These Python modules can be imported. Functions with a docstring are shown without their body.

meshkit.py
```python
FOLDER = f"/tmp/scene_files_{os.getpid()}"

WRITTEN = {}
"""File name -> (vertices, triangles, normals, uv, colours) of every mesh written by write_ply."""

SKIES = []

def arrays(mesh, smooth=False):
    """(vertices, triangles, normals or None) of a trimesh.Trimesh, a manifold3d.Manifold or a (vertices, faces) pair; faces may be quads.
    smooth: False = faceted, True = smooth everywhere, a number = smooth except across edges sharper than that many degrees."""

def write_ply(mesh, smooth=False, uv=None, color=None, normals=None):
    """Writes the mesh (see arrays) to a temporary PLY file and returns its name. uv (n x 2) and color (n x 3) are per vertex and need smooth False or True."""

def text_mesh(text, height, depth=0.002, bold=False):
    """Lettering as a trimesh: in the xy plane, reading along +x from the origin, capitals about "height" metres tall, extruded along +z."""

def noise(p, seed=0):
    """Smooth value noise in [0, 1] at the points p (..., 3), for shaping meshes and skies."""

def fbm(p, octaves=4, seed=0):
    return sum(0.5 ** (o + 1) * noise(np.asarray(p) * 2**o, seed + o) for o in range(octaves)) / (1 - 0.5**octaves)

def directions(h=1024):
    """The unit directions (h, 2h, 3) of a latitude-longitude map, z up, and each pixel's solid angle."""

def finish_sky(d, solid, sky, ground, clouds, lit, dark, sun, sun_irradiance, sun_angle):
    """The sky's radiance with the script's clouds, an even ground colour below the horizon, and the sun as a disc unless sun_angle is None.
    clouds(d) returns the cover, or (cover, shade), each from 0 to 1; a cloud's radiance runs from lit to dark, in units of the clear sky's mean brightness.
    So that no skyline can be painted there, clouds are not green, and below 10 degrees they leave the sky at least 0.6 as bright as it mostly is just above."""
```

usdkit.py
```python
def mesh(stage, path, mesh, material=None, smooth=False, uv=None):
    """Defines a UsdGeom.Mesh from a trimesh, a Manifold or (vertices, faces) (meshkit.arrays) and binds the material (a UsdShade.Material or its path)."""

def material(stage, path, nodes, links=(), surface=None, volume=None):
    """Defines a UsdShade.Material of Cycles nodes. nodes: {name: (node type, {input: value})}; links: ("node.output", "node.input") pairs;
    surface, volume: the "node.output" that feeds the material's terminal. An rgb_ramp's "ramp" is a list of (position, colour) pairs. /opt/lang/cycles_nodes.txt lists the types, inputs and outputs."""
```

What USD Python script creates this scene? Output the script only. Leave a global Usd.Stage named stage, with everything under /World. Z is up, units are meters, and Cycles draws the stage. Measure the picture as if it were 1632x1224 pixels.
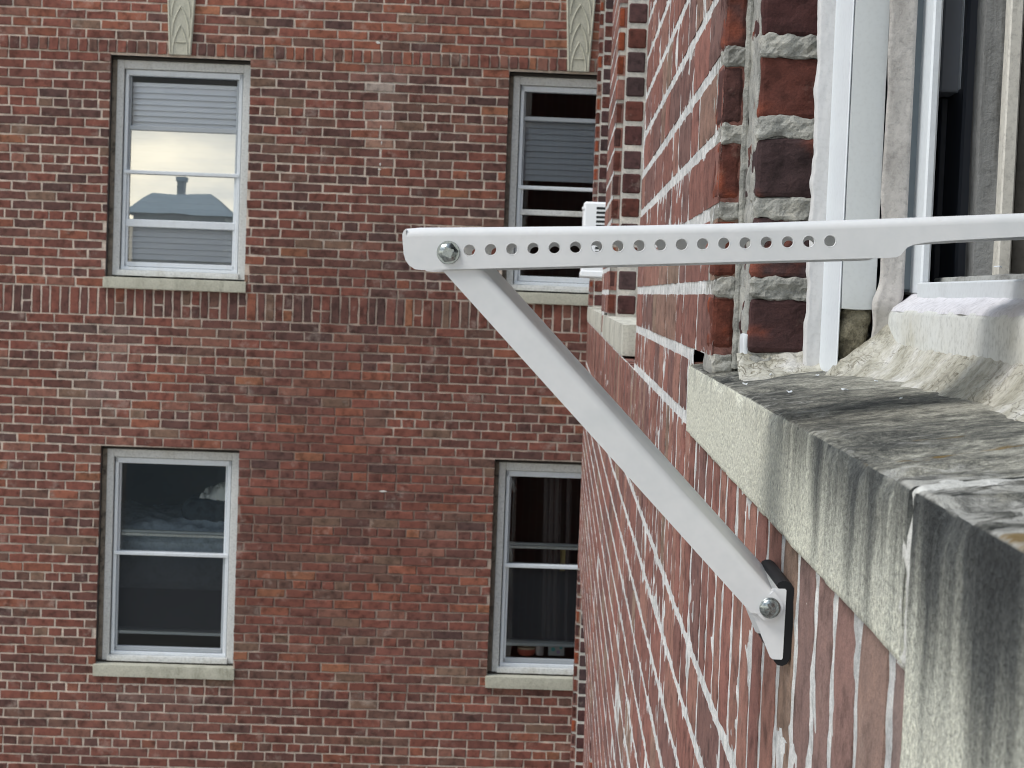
import math, random
import numpy as np
import trimesh
import manifold3d as m3
from shapely.geometry import Polygon, Point
from shapely.ops import unary_union
import usdkit
from meshkit import fbm, noise, text_mesh
from pxr import Usd, UsdGeom, UsdLux, UsdShade, Gf, Sdf, Vt

stage = Usd.Stage.CreateInMemory()
UsdGeom.SetStageUpAxis(stage, UsdGeom.Tokens.z)
UsdGeom.SetStageMetersPerUnit(stage, 1.0)
UsdGeom.Xform.Define(stage, '/World')
UsdGeom.Scope.Define(stage, '/World/Looks')

# ------------------------------------------------------------------ camera, sky, sun, exposure
H = 9.5                                   # eye height above the courtyard
PITCH, YAW, ROLL, FPX = .0518, -.0259, -.0378, 2817.3
fw = np.array([math.sin(YAW) * math.cos(PITCH), math.cos(YAW) * math.cos(PITCH), -math.sin(PITCH)])
r0 = np.array([math.cos(YAW), -math.sin(YAW), 0.0])
u0 = np.cross(r0, fw)
rt = math.cos(ROLL) * r0 - math.sin(ROLL) * u0
up = math.sin(ROLL) * r0 + math.cos(ROLL) * u0
cam = UsdGeom.Camera.Define(stage, '/World/camera')
cam.AddTransformOp().Set(Gf.Matrix4d(*rt, 0, *up, 0, *(-fw), 0, 0, 0, H, 1))
cam.CreateHorizontalApertureAttr(36.0)
cam.CreateVerticalApertureAttr(27.0)
cam.CreateFocalLengthAttr(36.0 * FPX / 1632)
cam.CreateClippingRangeAttr(Gf.Vec2f(.05, 2000))
cam.CreateFStopAttr(50.0)
cam.CreateFocusDistanceAttr(1.32)
cam.CreateExposureAttr(0.93)

SUN_ELEV, SUN_AZ = math.radians(52), math.radians(-118)     # azimuth from +y towards +x
sun = UsdLux.DistantLight.Define(stage, '/World/sun')
sun.CreateIntensityAttr(0.34)
sun.CreateAngleAttr(24.0)
sun.CreateColorAttr(Gf.Vec3f(1.0, .96, .90))
sun.CreateNormalizeAttr(True)
sd = np.array([math.sin(SUN_AZ) * math.cos(SUN_ELEV), math.cos(SUN_AZ) * math.cos(SUN_ELEV), math.sin(SUN_ELEV)])
zx = sd; xx = np.cross([0, 0, 1.0], zx); xx /= np.linalg.norm(xx); yx = np.cross(zx, xx)
sun.AddTransformOp().Set(Gf.Matrix4d(*xx, 0, *yx, 0, *zx, 0, 0, 0, 60, 1))
sky = UsdLux.DomeLight.Define(stage, '/World/sky')
sky.GetPrim().SetCustomDataByKey('kind', 'structure')
CLOUD = 4.2
sky_mat = usdkit.material(stage, '/World/Looks/sky', {
    'tc': ('texture_coordinate', {}),
    'map': ('mapping', {'scale': (1.0, 1.0, 3.2)}),
    'n': ('noise_texture', {'scale': 2.4, 'detail': 7.0, 'roughness': .55, 'distortion': .4}),
    'cover': ('rgb_ramp', {'ramp': [(.30, (.55, .55, .55)), (.48, (.93, .93, .93)), (1, (1, 1, 1))]}),
    'n2': ('noise_texture', {'scale': 5.5, 'detail': 6.0, 'roughness': .6}),
    'shade': ('rgb_ramp', {'ramp': [(.34, (.62 * CLOUD, .67 * CLOUD, .76 * CLOUD)), (.56, (1.0 * CLOUD, 1.0 * CLOUD, .98 * CLOUD)), (.8, (1.12 * CLOUD, 1.09 * CLOUD, 1.0 * CLOUD))]}),
    'sky': ('sky_texture', {'sky_type': 'single_scattering', 'sun_disc': False, 'sun_elevation': SUN_ELEV, 'sun_rotation': SUN_AZ}),
    'mix': ('mix_color', {'use_clamp': True}),
    'sep': ('separate_xyz', {}),
    'hz': ('rgb_ramp', {'ramp': [(.0, (4.6, 4.25, 3.4)), (.07, (4.0, 3.75, 3.1)), (.10, (2.5, 2.4, 2.1)), (.17, (1.45, 1.45, 1.4)), (.28, (1.0, 1.08, 1.17)), (.6, (.78, .94, 1.14)), (1, (.74, .92, 1.17))]}),
    'tone': ('mix_color', {'blend_type': 'multiply', 'fac': 1.0, 'use_clamp': False}),
    'bg': ('background_shader', {'strength': .12}),
}, [('tc.generated', 'map.vector'), ('map.vector', 'n.vector'), ('map.vector', 'n2.vector'), ('n.fac', 'cover.fac'), ('n2.fac', 'shade.fac'),
    ('cover.color', 'mix.fac'), ('sky.color', 'mix.a'), ('tc.generated', 'sep.vector'), ('sep.z', 'hz.fac'), ('shade.color', 'tone.a'), ('hz.color', 'tone.b'), ('tone.result', 'mix.b'), ('mix.result', 'bg.color')], surface='bg.background')
UsdShade.MaterialBindingAPI.Apply(sky.GetPrim()).Bind(sky_mat)

# ------------------------------------------------------------------ helpers
UP = np.array([0, 0, H])


def ray(px, py):
    return fw + rt * (px - 816) / FPX - up * (py - 612) / FPX


def onx(px, py, x):
    d = ray(px, py); return d * x / d[0]


def ony(px, py, y):
    d = ray(px, py); return d * y / d[1]


def project(X):
    d = X @ fw
    return 816 + FPX * (X @ rt) / d, 612 - FPX * (X @ up) / d


used = {}


def numbered(parent, name):
    k = used.get((parent, name), 0)
    used[(parent, name)] = k + 1
    return f'{parent}/{name}' + (f'_{k:03d}' if k else '')


origin = {'/World': np.zeros(3)}


def path_of(p):
    return p if isinstance(p, str) else str(p.GetPath())


def tag(prim, label=None, cat=None, group=None, kind=None):
    for k, v in (('label', label), ('category', cat), ('group', group), ('kind', kind)):
        if v:
            prim.SetCustomDataByKey(k, v)
    return prim


def thing(name, label, cat, loc=(0, 0, 0), group=None):
    """An Xform at the thing's base (coordinates relative to the eye)."""
    p = numbered('/World', name)
    x = UsdGeom.Xform.Define(stage, p)
    w = np.asarray(loc, float) + UP
    x.AddTranslateOp().Set(Gf.Vec3d(*map(float, w)))
    origin[p] = w
    return tag(x.GetPrim(), label, cat, group)


def obj(name, mesh, mat, parent='/World', tint=None, smooth=False, label=None, kind=None):
    pp = path_of(parent)
    p = numbered(pp, name)
    o = origin[pp]
    if isinstance(mesh, (tuple, list)):
        v, f = np.asarray(mesh[0], float), np.asarray(mesh[1])
    else:
        v, f = np.asarray(mesh.vertices, float), np.asarray(mesh.faces)
    m = usdkit.mesh(stage, p, (v + UP - o, f), mat, smooth=smooth)
    if tint is not None:
        t = np.asarray(tint, np.float32)
        if t.ndim == 1:
            t = np.tile(t, (len(v), 1))
        UsdGeom.PrimvarsAPI(m).CreatePrimvar('tint', Sdf.ValueTypeNames.Color3fArray, 'vertex').Set(Vt.Vec3fArray.FromNumpy(t.astype(np.float32)))
    origin[p] = o
    return tag(m.GetPrim(), label, kind=kind)


def cat_mesh(parts):
    """parts: list of (v, f[, tint]) -> joined (v, f, tint)"""
    V, F, T, n = [], [], [], 0
    for p in parts:
        v, f = np.asarray(p[0]), np.asarray(p[1])
        if f.shape[1] == 4:
            f = np.vstack([f[:, [0, 1, 2]], f[:, [0, 2, 3]]])
        V.append(v); F.append(f + n); n += len(v)
        if len(p) > 2:
            T.append(np.tile(p[2], (len(v), 1)) if np.ndim(p[2]) == 1 else p[2])
    return np.vstack(V), np.vstack(F), (np.vstack(T) if T else None)


def bx(x0, x1, y0, y1, z0, z1, ch=0.0):
    """Box, chamfered when ch > 0."""
    c = np.array([(x0 + x1) / 2, (y0 + y1) / 2, (z0 + z1) / 2]); h = np.abs(np.array([x1 - x0, y1 - y0, z1 - z0])) / 2
    if ch <= 0:
        b = trimesh.creation.box(extents=2 * h); return b.vertices + c, b.faces
    ch = min(ch, h.min() * .8)
    P = []
    for s in np.ndindex(2, 2, 2):
        sg = np.array(s) * 2 - 1
        for k in range(3):
            q = h - ch; q[k] = h[k]; P.append(sg * q)
    hull = trimesh.convex.convex_hull(np.array(P))
    return hull.vertices + c, hull.faces


def oriented(mesh, O, U, N):
    """local (u, w, z) -> O + u U + w N + z"""
    v, f = np.asarray(mesh[0]), np.asarray(mesh[1])
    P = np.asarray(O) + v[:, :1] * U + v[:, 1:2] * N + v[:, 2:3] * np.array([0, 0, 1.0])
    return P, f


def grid(nu, nv):
    i = np.arange(nu * nv).reshape(nv, nu)
    a, b, c, d = i[:-1, :-1].ravel(), i[:-1, 1:].ravel(), i[1:, 1:].ravel(), i[1:, :-1].ravel()
    return np.vstack([np.stack([a, b, c], 1), np.stack([a, c, d], 1)])


def sweep(profile, ys, amp=0.0, scale=40, seed=0, axis=1, extra=None):
    """Profile points (x, z) run along y (axis 1) with noise displacement along the profile's normals."""
    pr = np.asarray(profile, float)
    tg = np.gradient(pr, axis=0); nr = np.stack([-tg[:, 1], tg[:, 0]], 1); nr /= np.linalg.norm(nr, axis=1, keepdims=True) + 1e-12
    X = np.repeat(pr[None, :, :], len(ys), 0); Y = np.repeat(np.asarray(ys)[:, None], len(pr), 1)
    P = np.stack([X[..., 0], Y, X[..., 1]], -1)
    if amp:
        d = (fbm(P * scale, 4, seed) - .5) * 2 * amp
        if extra is not None:
            d = d + extra(P)
        P[..., 0] += d * nr[None, :, 0]; P[..., 2] += d * nr[None, :, 1]
    return P.reshape(-1, 3), grid(len(pr), len(ys))


def rough_block(x0, x1, y0, y1, z0, z1, res, r, amp, scale, seed=0, faces='all'):
    """A block with rounded, worn edges and an uneven skin."""
    lo, hi = np.array([x0, y0, z0]), np.array([x1, y1, z1])
    n = np.maximum(np.round((hi - lo) / res).astype(int), 2)
    parts = []
    for ax in range(3):
        a, b = [k for k in range(3) if k != ax]
        ga, gb = np.linspace(lo[a], hi[a], n[a] + 1), np.linspace(lo[b], hi[b], n[b] + 1)
        A, B = np.meshgrid(ga, gb)
        for side in (0, 1):
            P = np.zeros(A.shape + (3,)); P[..., a] = A; P[..., b] = B; P[..., ax] = (lo, hi)[side][ax]
            f = grid(A.shape[1], A.shape[0])
            if (side == 1) != (ax == 1):
                pass
            else:
                f = f[:, ::-1]
            parts.append((P.reshape(-1, 3), f))
    v, f, _ = cat_mesh(parts)
    r = min(r, (hi - lo).min() * .45)
    core = np.clip(v, lo + r, hi - r); d = v - core; L = np.linalg.norm(d, axis=1, keepdims=True)
    nrm = d / np.maximum(L, 1e-9)
    v = core + nrm * r
    k = (fbm(v * scale + seed * 7.3, 4, seed) - .5) * 2 * amp
    v = v + nrm * k[:, None]
    return v, f


def extrude(poly, y0, y1):
    """shapely polygon in (x, z) extruded along y from y0 to y1"""
    m = trimesh.creation.extrude_polygon(poly, y1 - y0, engine='earcut')
    v = np.asarray(m.vertices)
    return np.stack([v[:, 0], y0 + v[:, 2], v[:, 1]], 1), np.asarray(m.faces)[:, ::-1]


# ------------------------------------------------------------------ materials
def mat(name, nodes, links, surface='p.BSDF'):
    return usdkit.material(stage, '/World/Looks/' + name, nodes, links, surface=surface)


def tinted(name, sc=1.0, spot=.5, pale=.12, bump=.5, bdist=.0012, rough=.9, palecol=(.55, .46, .40)):
    """Base colour from the mesh's own tint, mottled, with pale and dark patches and a gritty relief."""
    return mat(name, {
        'g': ('geometry', {}),
        'a': ('attribute', {'attribute': 'tint'}),
        'n1': ('noise_texture', {'scale': 22 * sc, 'detail': 5.0, 'roughness': .62}),
        'r1': ('rgb_ramp', {'ramp': [(.32, (spot, spot, spot)), (.50, (1, 1, 1)), (.72, (1.28, 1.24, 1.2))]}),
        'mul': ('mix_color', {'blend_type': 'multiply', 'fac': 1.0, 'use_clamp': False}),
        'n2': ('noise_texture', {'scale': 9 * sc, 'detail': 6.0, 'roughness': .7}),
        'r2': ('rgb_ramp', {'ramp': [(.58, (0, 0, 0)), (.74, (pale * 4, pale * 4, pale * 4))]}),
        'mx': ('mix_color', {'b': palecol}),
        'n3': ('noise_texture', {'scale': 260 * sc, 'detail': 3.0, 'roughness': .7}),
        'r3': ('rgb_ramp', {'ramp': [(.3, (.72, .72, .72)), (.5, (1, 1, 1)), (.75, (1.16, 1.16, 1.16))]}),
        'mul2': ('mix_color', {'blend_type': 'multiply', 'fac': 1.0, 'use_clamp': False}),
        'n4': ('noise_texture', {'scale': 120 * sc, 'detail': 6.0, 'roughness': .7}),
        'b': ('bump', {'strength': bump, 'distance': bdist}),
        'p': ('principled_bsdf', {'roughness': rough, 'specular_ior_level': .25}),
    }, [('g.position', 'n1.vector'), ('g.position', 'n2.vector'), ('g.position', 'n3.vector'), ('g.position', 'n4.vector'),
        ('n1.fac', 'r1.fac'), ('a.color', 'mul.a'), ('r1.color', 'mul.b'), ('n2.fac', 'r2.fac'), ('r2.color', 'mx.fac'), ('mul.result', 'mx.a'),
        ('n3.fac', 'r3.fac'), ('mx.result', 'mul2.a'), ('r3.color', 'mul2.b'), ('mul2.result', 'p.base_color'), ('n4.fac', 'b.height'), ('b.normal', 'p.normal')])


def grimy(name, base, dirt, scale=14.0, lo=.42, hi=.7, fine=160.0, stretch=(1, 1, 1), rough=.6, bump=.3, bdist=.0008, spec=.4, fc=.7):
    return mat(name, {
        'g': ('geometry', {}),
        'm': ('mapping', {'scale': stretch}),
        'n1': ('noise_texture', {'scale': scale, 'detail': 7.0, 'roughness': .68, 'distortion': .3}),
        'r1': ('rgb_ramp', {'ramp': [(lo, base), ((lo + hi) / 2, tuple(.75 * b + .25 * d for b, d in zip(base, dirt))), (hi, dirt)]}),
        'n2': ('noise_texture', {'scale': fine, 'detail': 4.0, 'roughness': .7}),
        'r2': ('rgb_ramp', {'ramp': [(.28, (fc, fc, fc)), (.5, (1, 1, 1)), (.75, (1.3 - .3 * fc,) * 3)]}),
        'mul': ('mix_color', {'blend_type': 'multiply', 'fac': 1.0, 'use_clamp': False}),
        'b': ('bump', {'strength': bump, 'distance': bdist}),
        'p': ('principled_bsdf', {'roughness': rough, 'specular_ior_level': spec}),
    }, [('g.position', 'm.vector'), ('m.vector', 'n1.vector'), ('g.position', 'n2.vector'), ('n1.fac', 'r1.fac'), ('r1.color', 'mul.a'), ('n2.fac', 'r2.fac'),
        ('r2.color', 'mul.b'), ('mul.result', 'p.base_color'), ('n2.fac', 'b.height'), ('b.normal', 'p.normal')])


def plain(name, col, rough=.5, metal=0.0, spec=.5, **kw):
    return mat(name, {'p': ('principled_bsdf', {'base_color': col, 'roughness': rough, 'metallic': metal, 'specular_ior_level': spec, **kw})}, [])


def glass(name, ior, tint=(.93, .97, .97)):
    return mat(name, {'f': ('fresnel', {'IOR': ior}), 't': ('transparent_bsdf', {'color': tint}),
                      'n': ('noise_texture', {'scale': 3.0, 'detail': 1.0}), 'g': ('geometry', {}), 'b': ('bump', {'strength': .012, 'distance': .02}),
                      's': ('glossy_bsdf', {'color': (1, 1, 1), 'roughness': 0.0}), 'm': ('mix_closure', {})},
               [('g.position', 'n.vector'), ('n.fac', 'b.height'), ('b.normal', 's.normal'), ('f.fac', 'm.fac'), ('t.BSDF', 'm.closure1'), ('s.BSDF', 'm.closure2')], surface='m.closure')


M_brick = tinted('brick', .8, spot=.5, pale=.09)
M_brick_near = tinted('brick_close', 2.2, spot=.5, pale=.06, bump=.8, bdist=.0015)
M_mortar = tinted('mortar', 1.0, spot=.72, pale=.0, bump=.7, bdist=.002, palecol=(.5, .47, .43))
M_mortar_near = tinted('mortar_close', 3.0, spot=.62, pale=.05, bump=.9, bdist=.0018, palecol=(.66, .66, .64))
M_stone_far = grimy('pale_stone', (.47, .46, .38), (.17, .17, .12), 7.0, .5, .74, 90, (1, 1, .35), rough=.85)
M_frame = grimy('old_white_frame', (.62, .63, .62), (.40, .37, .30), 6.0, .5, .8, 70, (1, 1, .3), rough=.55)
M_storm = grimy('white_aluminium', (.66, .70, .74), (.47, .47, .45), 7, .5, .85, 90, (1, 1, .4), rough=.38, bump=.05, fc=.9)
M_greybar = plain('grey_aluminium', (.36, .39, .42), .4)
M_soot = plain('dark_caulk', (.035, .03, .026), .9)
M_dirty = grimy('dirty_caulk', (.30, .26, .21), (.07, .06, .05), 16, .4, .66, 120, rough=.85)
M_glass = glass('window_glass', 1.6)
M_glass_b = glass('storm_glass', 3.1)
M_glass_c = glass('clear_glass', 1.3)
M_blind = plain('white_blind', (.76, .76, .82), .6)
M_blind_b = plain('grey_blind', (.50, .53, .60), .6)
def screen(name, fac):
    return mat(name, {'t': ('transparent_bsdf', {}), 'd': ('diffuse_bsdf', {'color': (.024, .026, .029)}), 'm': ('mix_closure', {'fac': fac})}, [('t.BSDF', 'm.closure1'), ('d.BSDF', 'm.closure2')], surface='m.closure')


M_screen = screen('insect_mesh', .74)
M_screen_b = screen('thin_insect_mesh', .3)
M_room = plain('dim_room', (.10, .095, .09), .9)
M_white = mat('powder_coat', {
    'g': ('geometry', {}), 'n': ('noise_texture', {'scale': 900, 'detail': 2.0}), 'b': ('bump', {'strength': .12, 'distance': .0003}),
    'n2': ('noise_texture', {'scale': 45, 'detail': 6.0, 'roughness': .7}), 'r': ('rgb_ramp', {'ramp': [(.3, (.68, .70, .715)), (.6, (.74, .75, .765)), (.74, (.70, .705, .71))]}),
    'p': ('principled_bsdf', {'roughness': .42, 'specular_ior_level': .5})},
    [('g.position', 'n.vector'), ('g.position', 'n2.vector'), ('n2.fac', 'r.fac'), ('r.color', 'p.base_color'), ('n.fac', 'b.height'), ('b.normal', 'p.normal')])
M_zinc = mat('zinc_steel', {
    'g': ('geometry', {}), 'n': ('noise_texture', {'scale': 700, 'detail': 4.0}), 'r': ('rgb_ramp', {'ramp': [(.3, (.20, .225, .23)), (.7, (.40, .43, .43))]}), 'rr': ('rgb_ramp', {'ramp': [(.3, (.22, .22, .22)), (.7, (.42, .42, .42))]}),
    'p': ('principled_bsdf', {'metallic': 1.0})}, [('g.position', 'n.vector'), ('n.fac', 'r.fac'), ('n.fac', 'rr.fac'), ('r.color', 'p.base_color'), ('rr.color', 'p.roughness')])
M_rubber = plain('black_rubber', (.009, .010, .012), .6, spec=.3)
M_rubber_end = plain('black_foam', (.012, .012, .012), .95, spec=.1)

# ------------------------------------------------------------------ ground and courtyard
M_ground = grimy('courtyard_paving', (.22, .21, .19), (.13, .13, .12), .6, .4, .7, 8, rough=.95)
gs = 400
g = obj('ground', (np.array([[-gs, -gs, -H], [gs, -gs, -H], [gs, gs, -H], [-gs, gs, -H]], float), np.array([[0, 1, 2], [0, 2, 3]])), M_ground)
tag(g, kind='structure')

# ------------------------------------------------------------------ brick laying
C = .0675                                  # one course
BR = .2127                                 # one stretcher and its joint
JT = .0118


def brick_piece(u0, u1, z0, z1, proud, depth, rng, ch=.0028, jit=.0034):
    """A laid brick's visible face with worn arrises and four sides, 8-point outline; local (u, w, z)."""
    um = u0 + (u1 - u0) * rng.uniform(.3, .45); um2 = u0 + (u1 - u0) * rng.uniform(.55, .7)
    if u1 - u0 < z1 - z0:
        zm, zm2 = z0 + (z1 - z0) * rng.uniform(.3, .45), z0 + (z1 - z0) * rng.uniform(.55, .7)
        o = np.array([[u0, z0], [u1, z0], [u1, zm], [u1, zm2], [u1, z1], [u0, z1], [u0, zm2], [u0, zm]])
    else:
        o = np.array([[u0, z0], [um, z0], [um2, z0], [u1, z0], [u1, z1], [um2, z1], [um, z1], [u0, z1]])
    o = o + rng.normal(0, jit * .5, o.shape)
    c = o.mean(0)
    d = o - c
    inner = o - np.sign(d) * ch * rng.uniform(.5, 1.8, (8, 1)) * (np.abs(d) > .25 * np.abs(d).max(0))
    tilt = rng.normal(0, .004, 2)
    w = proud + ((inner - c) @ tilt)
    v = np.vstack([np.column_stack([inner[:, 0], w, inner[:, 1]]),
                   np.column_stack([o[:, 0], w - ch * 1.2, o[:, 1]]),
                   np.column_stack([o[:, 0], np.full(8, -depth), o[:, 1]])])
    f = [[0, i, i + 1] for i in range(1, 7)]
    for k in range(8):
        j = (k + 1) % 8
        for a in (0, 8):
            f += [[a + k, a + 8 + k, a + 8 + j], [a + k, a + 8 + j, a + j]]
    return v, np.array(f)


def cut(iv, holes):
    out = [iv]
    for a, b in holes:
        nxt = []
        for p, q in out:
            if b <= p or a >= q:
                nxt.append((p, q)); continue
            if a - p > .001:
                nxt.append((p, a))
            if q - b > .001:
                nxt.append((b, q))
        out = nxt
    return [x for x in out if x[1] - x[0] > .022]


def lay(rows, u0, u1, holes, rng, tone, proud=.0, depth=.03, half=0.0, sd=1.0):
    """rows: (z0, z1, kind, phase). Returns list of (u0, u1, z0, z1, proud, depth, tint)."""
    out = []
    for z0, z1, kind, ph in rows:
        pitch = {'s': BR, 'h': .1064, 'soldier': C, 'rowlock': .0705}[kind]
        n0 = math.floor((u0 - ph) / pitch) - 1
        e = ph + n0 * pitch
        hs = [(a - JT * .5 * 0, b + 0) for a, b, c, d in holes if c < (z0 + z1) / 2 < d]
        nxt = None
        while e < u1:
            w = pitch
            if kind == 'h' and rng.random() < .07:
                w = pitch * 1.5
            if kind == 's' and rng.random() < half:
                w = pitch * .5
            j = rng.normal(0, .0035) if kind != 'soldier' or half == 0 else rng.normal(-.0015, .0028)
            a, b = (nxt if nxt is not None else e + JT / 2), e + w - JT / 2 + j
            nxt = b + JT + abs(rng.normal(0, .0012))
            e += w
            if b < u0 or a > u1:
                continue
            for p, q in cut((max(a, u0), min(b, u1)), hs):
                zz = [z0 + JT / 2, z1 - JT / 2]
                pr = proud + rng.normal(0, .0015) * sd + (.008 if kind == 'rowlock' else 0)
                if kind == 'soldier' and rng.random() < (.2 if half == 0 else .08):
                    zm = z0 + (z1 - z0) * rng.uniform(.4, .52)
                    out.append((p, q, z0 + JT / 2, zm - JT / 2, pr, depth, tone((p + q) / 2, zm, rng)))
                    out.append((p, q, zm + JT / 2, z1 - JT / 2, pr, depth, tone((p + q) / 2, zm, rng)))
                    continue
                out.append((p, q, zz[0], zz[1], pr, depth, tone((p + q) / 2, (z0 + z1) / 2, rng)))
    return out


def wall_skin(u0, u1, z0, z1, holes, step):
    """Grid of quads in (u, z) with rectangular holes left out."""
    us = sorted({u0, u1, *[a for h in holes for a in h[:2] if u0 < a < u1]}); zs = sorted({z0, z1, *[a for h in holes for a in h[2:] if z0 < a < z1]})
    fill = lambda s: np.unique(np.concatenate([np.linspace(a, b, max(int((b - a) / step), 1) + 1) for a, b in zip(s, s[1:])]).round(6))
    us, zs = fill(us), fill(zs)
    A, B = np.meshgrid(us, zs)
    f = []
    n = len(us)
    for j in range(len(zs) - 1):
        zc = (zs[j] + zs[j + 1]) / 2
        for i in range(n - 1):
            uc = (us[i] + us[i + 1]) / 2
            if any(h[0] < uc < h[1] and h[2] < zc < h[3] for h in holes):
                continue
            a = j * n + i
            f += [[a, a + 1, a + n + 1], [a, a + n + 1, a + n]]
    return A.ravel(), B.ravel(), np.array(f)


# ------------------------------------------------------------------ far wing of the building
D, TH = 12.9218, -.0573
FN = np.array([math.sin(TH), math.cos(TH), 0]); FU = np.array([math.cos(TH), -math.sin(TH), 0])


def far(mesh):
    """local (s, w, z): w metres out of the brick face, towards the courtyard"""
    return oriented(mesh, FN * D, FU, -FN)


COLS = [(-2.574, -1.567), (.302, 1.309)]
FLOORS = [(0.0, 1.600), (-2.836, -1.228)]
fholes = [(a, b, c, d) for a, b in COLS for c, d in FLOORS]
ZR = 1.6127                                # underside of the brick-on-edge band
rng = np.random.default_rng(11)
rows = []
z = ZR
ph = -3.192
for k in range(25):
    head = k in (5, 11, 17, 23)
    rows.append((z - C, z, 'h' if head else 's', ph + (BR / 2 if k % 2 == 0 else 0) + (k // 6) * .021)); z -= C
rows.append((z - .2045, z, 'soldier', -3.30)); z -= .2045
for k in range(75):
    rows.append((z - C, z, 'h' if k % 6 == 4 else 's', ph + (.05 if k % 2 == 0 else .05 + BR / 2) + (k // 6) * .033)); z -= C
zlow = z
z = ZR
rows.append((z, z + .0975, 'rowlock', -3.3)); z += .0975
for k in range(22):
    rows.append((z, z + C, 'h' if k % 6 == 5 else 's', ph + (BR / 2 if k % 2 else 0) + .012)); z += C
zhigh = z

PAL = np.array([(.205, .074, .055), (.172, .069, .055), (.128, .060, .051), (.100, .055, .050), (.075, .048, .046), (.262, .096, .060), (.226, .107, .080), (.188, .125, .090), (.142, .083, .066), (.305, .130, .072)])


def stain(s, z):
    """Old lime run-off: a streak under the band and pale areas beneath the sills."""
    a = .55 * np.exp(-((s + .62) / .05) ** 2) * np.clip((1.62 - z) / .1, 0, 1) * np.clip((z - .75) / .6, 0, 1) + .6 * np.exp(-((s + .58) / .12) ** 2 - ((z - 1.50) / .09) ** 2)
    a = a + .20 * np.exp(-((s + 2.55) / .16) ** 2) * np.clip((-.28 - z) / .1, 0, 1) * np.clip((z + 1.3) / .5, 0, 1)
    return a + .16 * np.exp(-((s + 2.1) / .5) ** 2) * np.clip((-2.92 - z) / .05, 0, 1) * np.clip((z + 3.6) / .5, 0, 1)


def tone_far(s, z, rng):
    upper = 1 / (1 + math.exp(-(z - 1.62) * 14))
    low = 1 / (1 + math.exp((z + .75) * 3))
    n = float(fbm(np.array([s * .9, z * .9, 3.0]), 3, 5)) - .5
    w0 = np.array([.20, .22, .22, .16, .055, .05, .05, .03, .11, .012])      # middle
    w1 = np.array([.30, .10, .05, .05, .03, .24, .26, .05, .05, .05])        # above the band
    w2 = np.array([.30, .26, .16, .04, .012, .06, .08, .04, .12, .018])       # below
    w = (1 - upper) * ((1 - low) * w0 + low * w2) + upper * w1
    w = w / w.sum()
    t = PAL[rng.choice(10, p=w)] * rng.uniform(.84, 1.16) * (1 + .6 * n)
    t = (.74 * t + .26 * np.array([.160, .074, .059])) * (1 + .12 * upper)
    q = stain(s, z) * rng.uniform(.3, 1.3)
    return t * (1 - q) + np.array([.40, .34, .30]) * q


def mortar_far(s, z):
    base = np.array([.56, .475, .405])
    n = fbm(np.stack([s * 1.1, z * 1.1, 0 * s], -1), 4, 9)
    wash = np.clip(1.5 - np.hypot((s + .75) / 1.25, (z + 1.65) / 1.45), 0, 1) * np.clip((n - .22) * 5, 0, 1)
    grey = np.clip((n - .5) * 3, 0, 1)
    c = base[None] * (1 - .25 * grey[:, None]) * np.array([1, 1.0, 1.0])
    q = np.stack([stain(a, b) for a, b in zip(s, z)])[:, None].clip(0, 1)
    c = c * (1 - .80 * wash[:, None]) + np.array([.155, .088, .07]) * .80 * wash[:, None]
    return c * (1 - q) + np.array([.58, .56, .52]) * q


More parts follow.
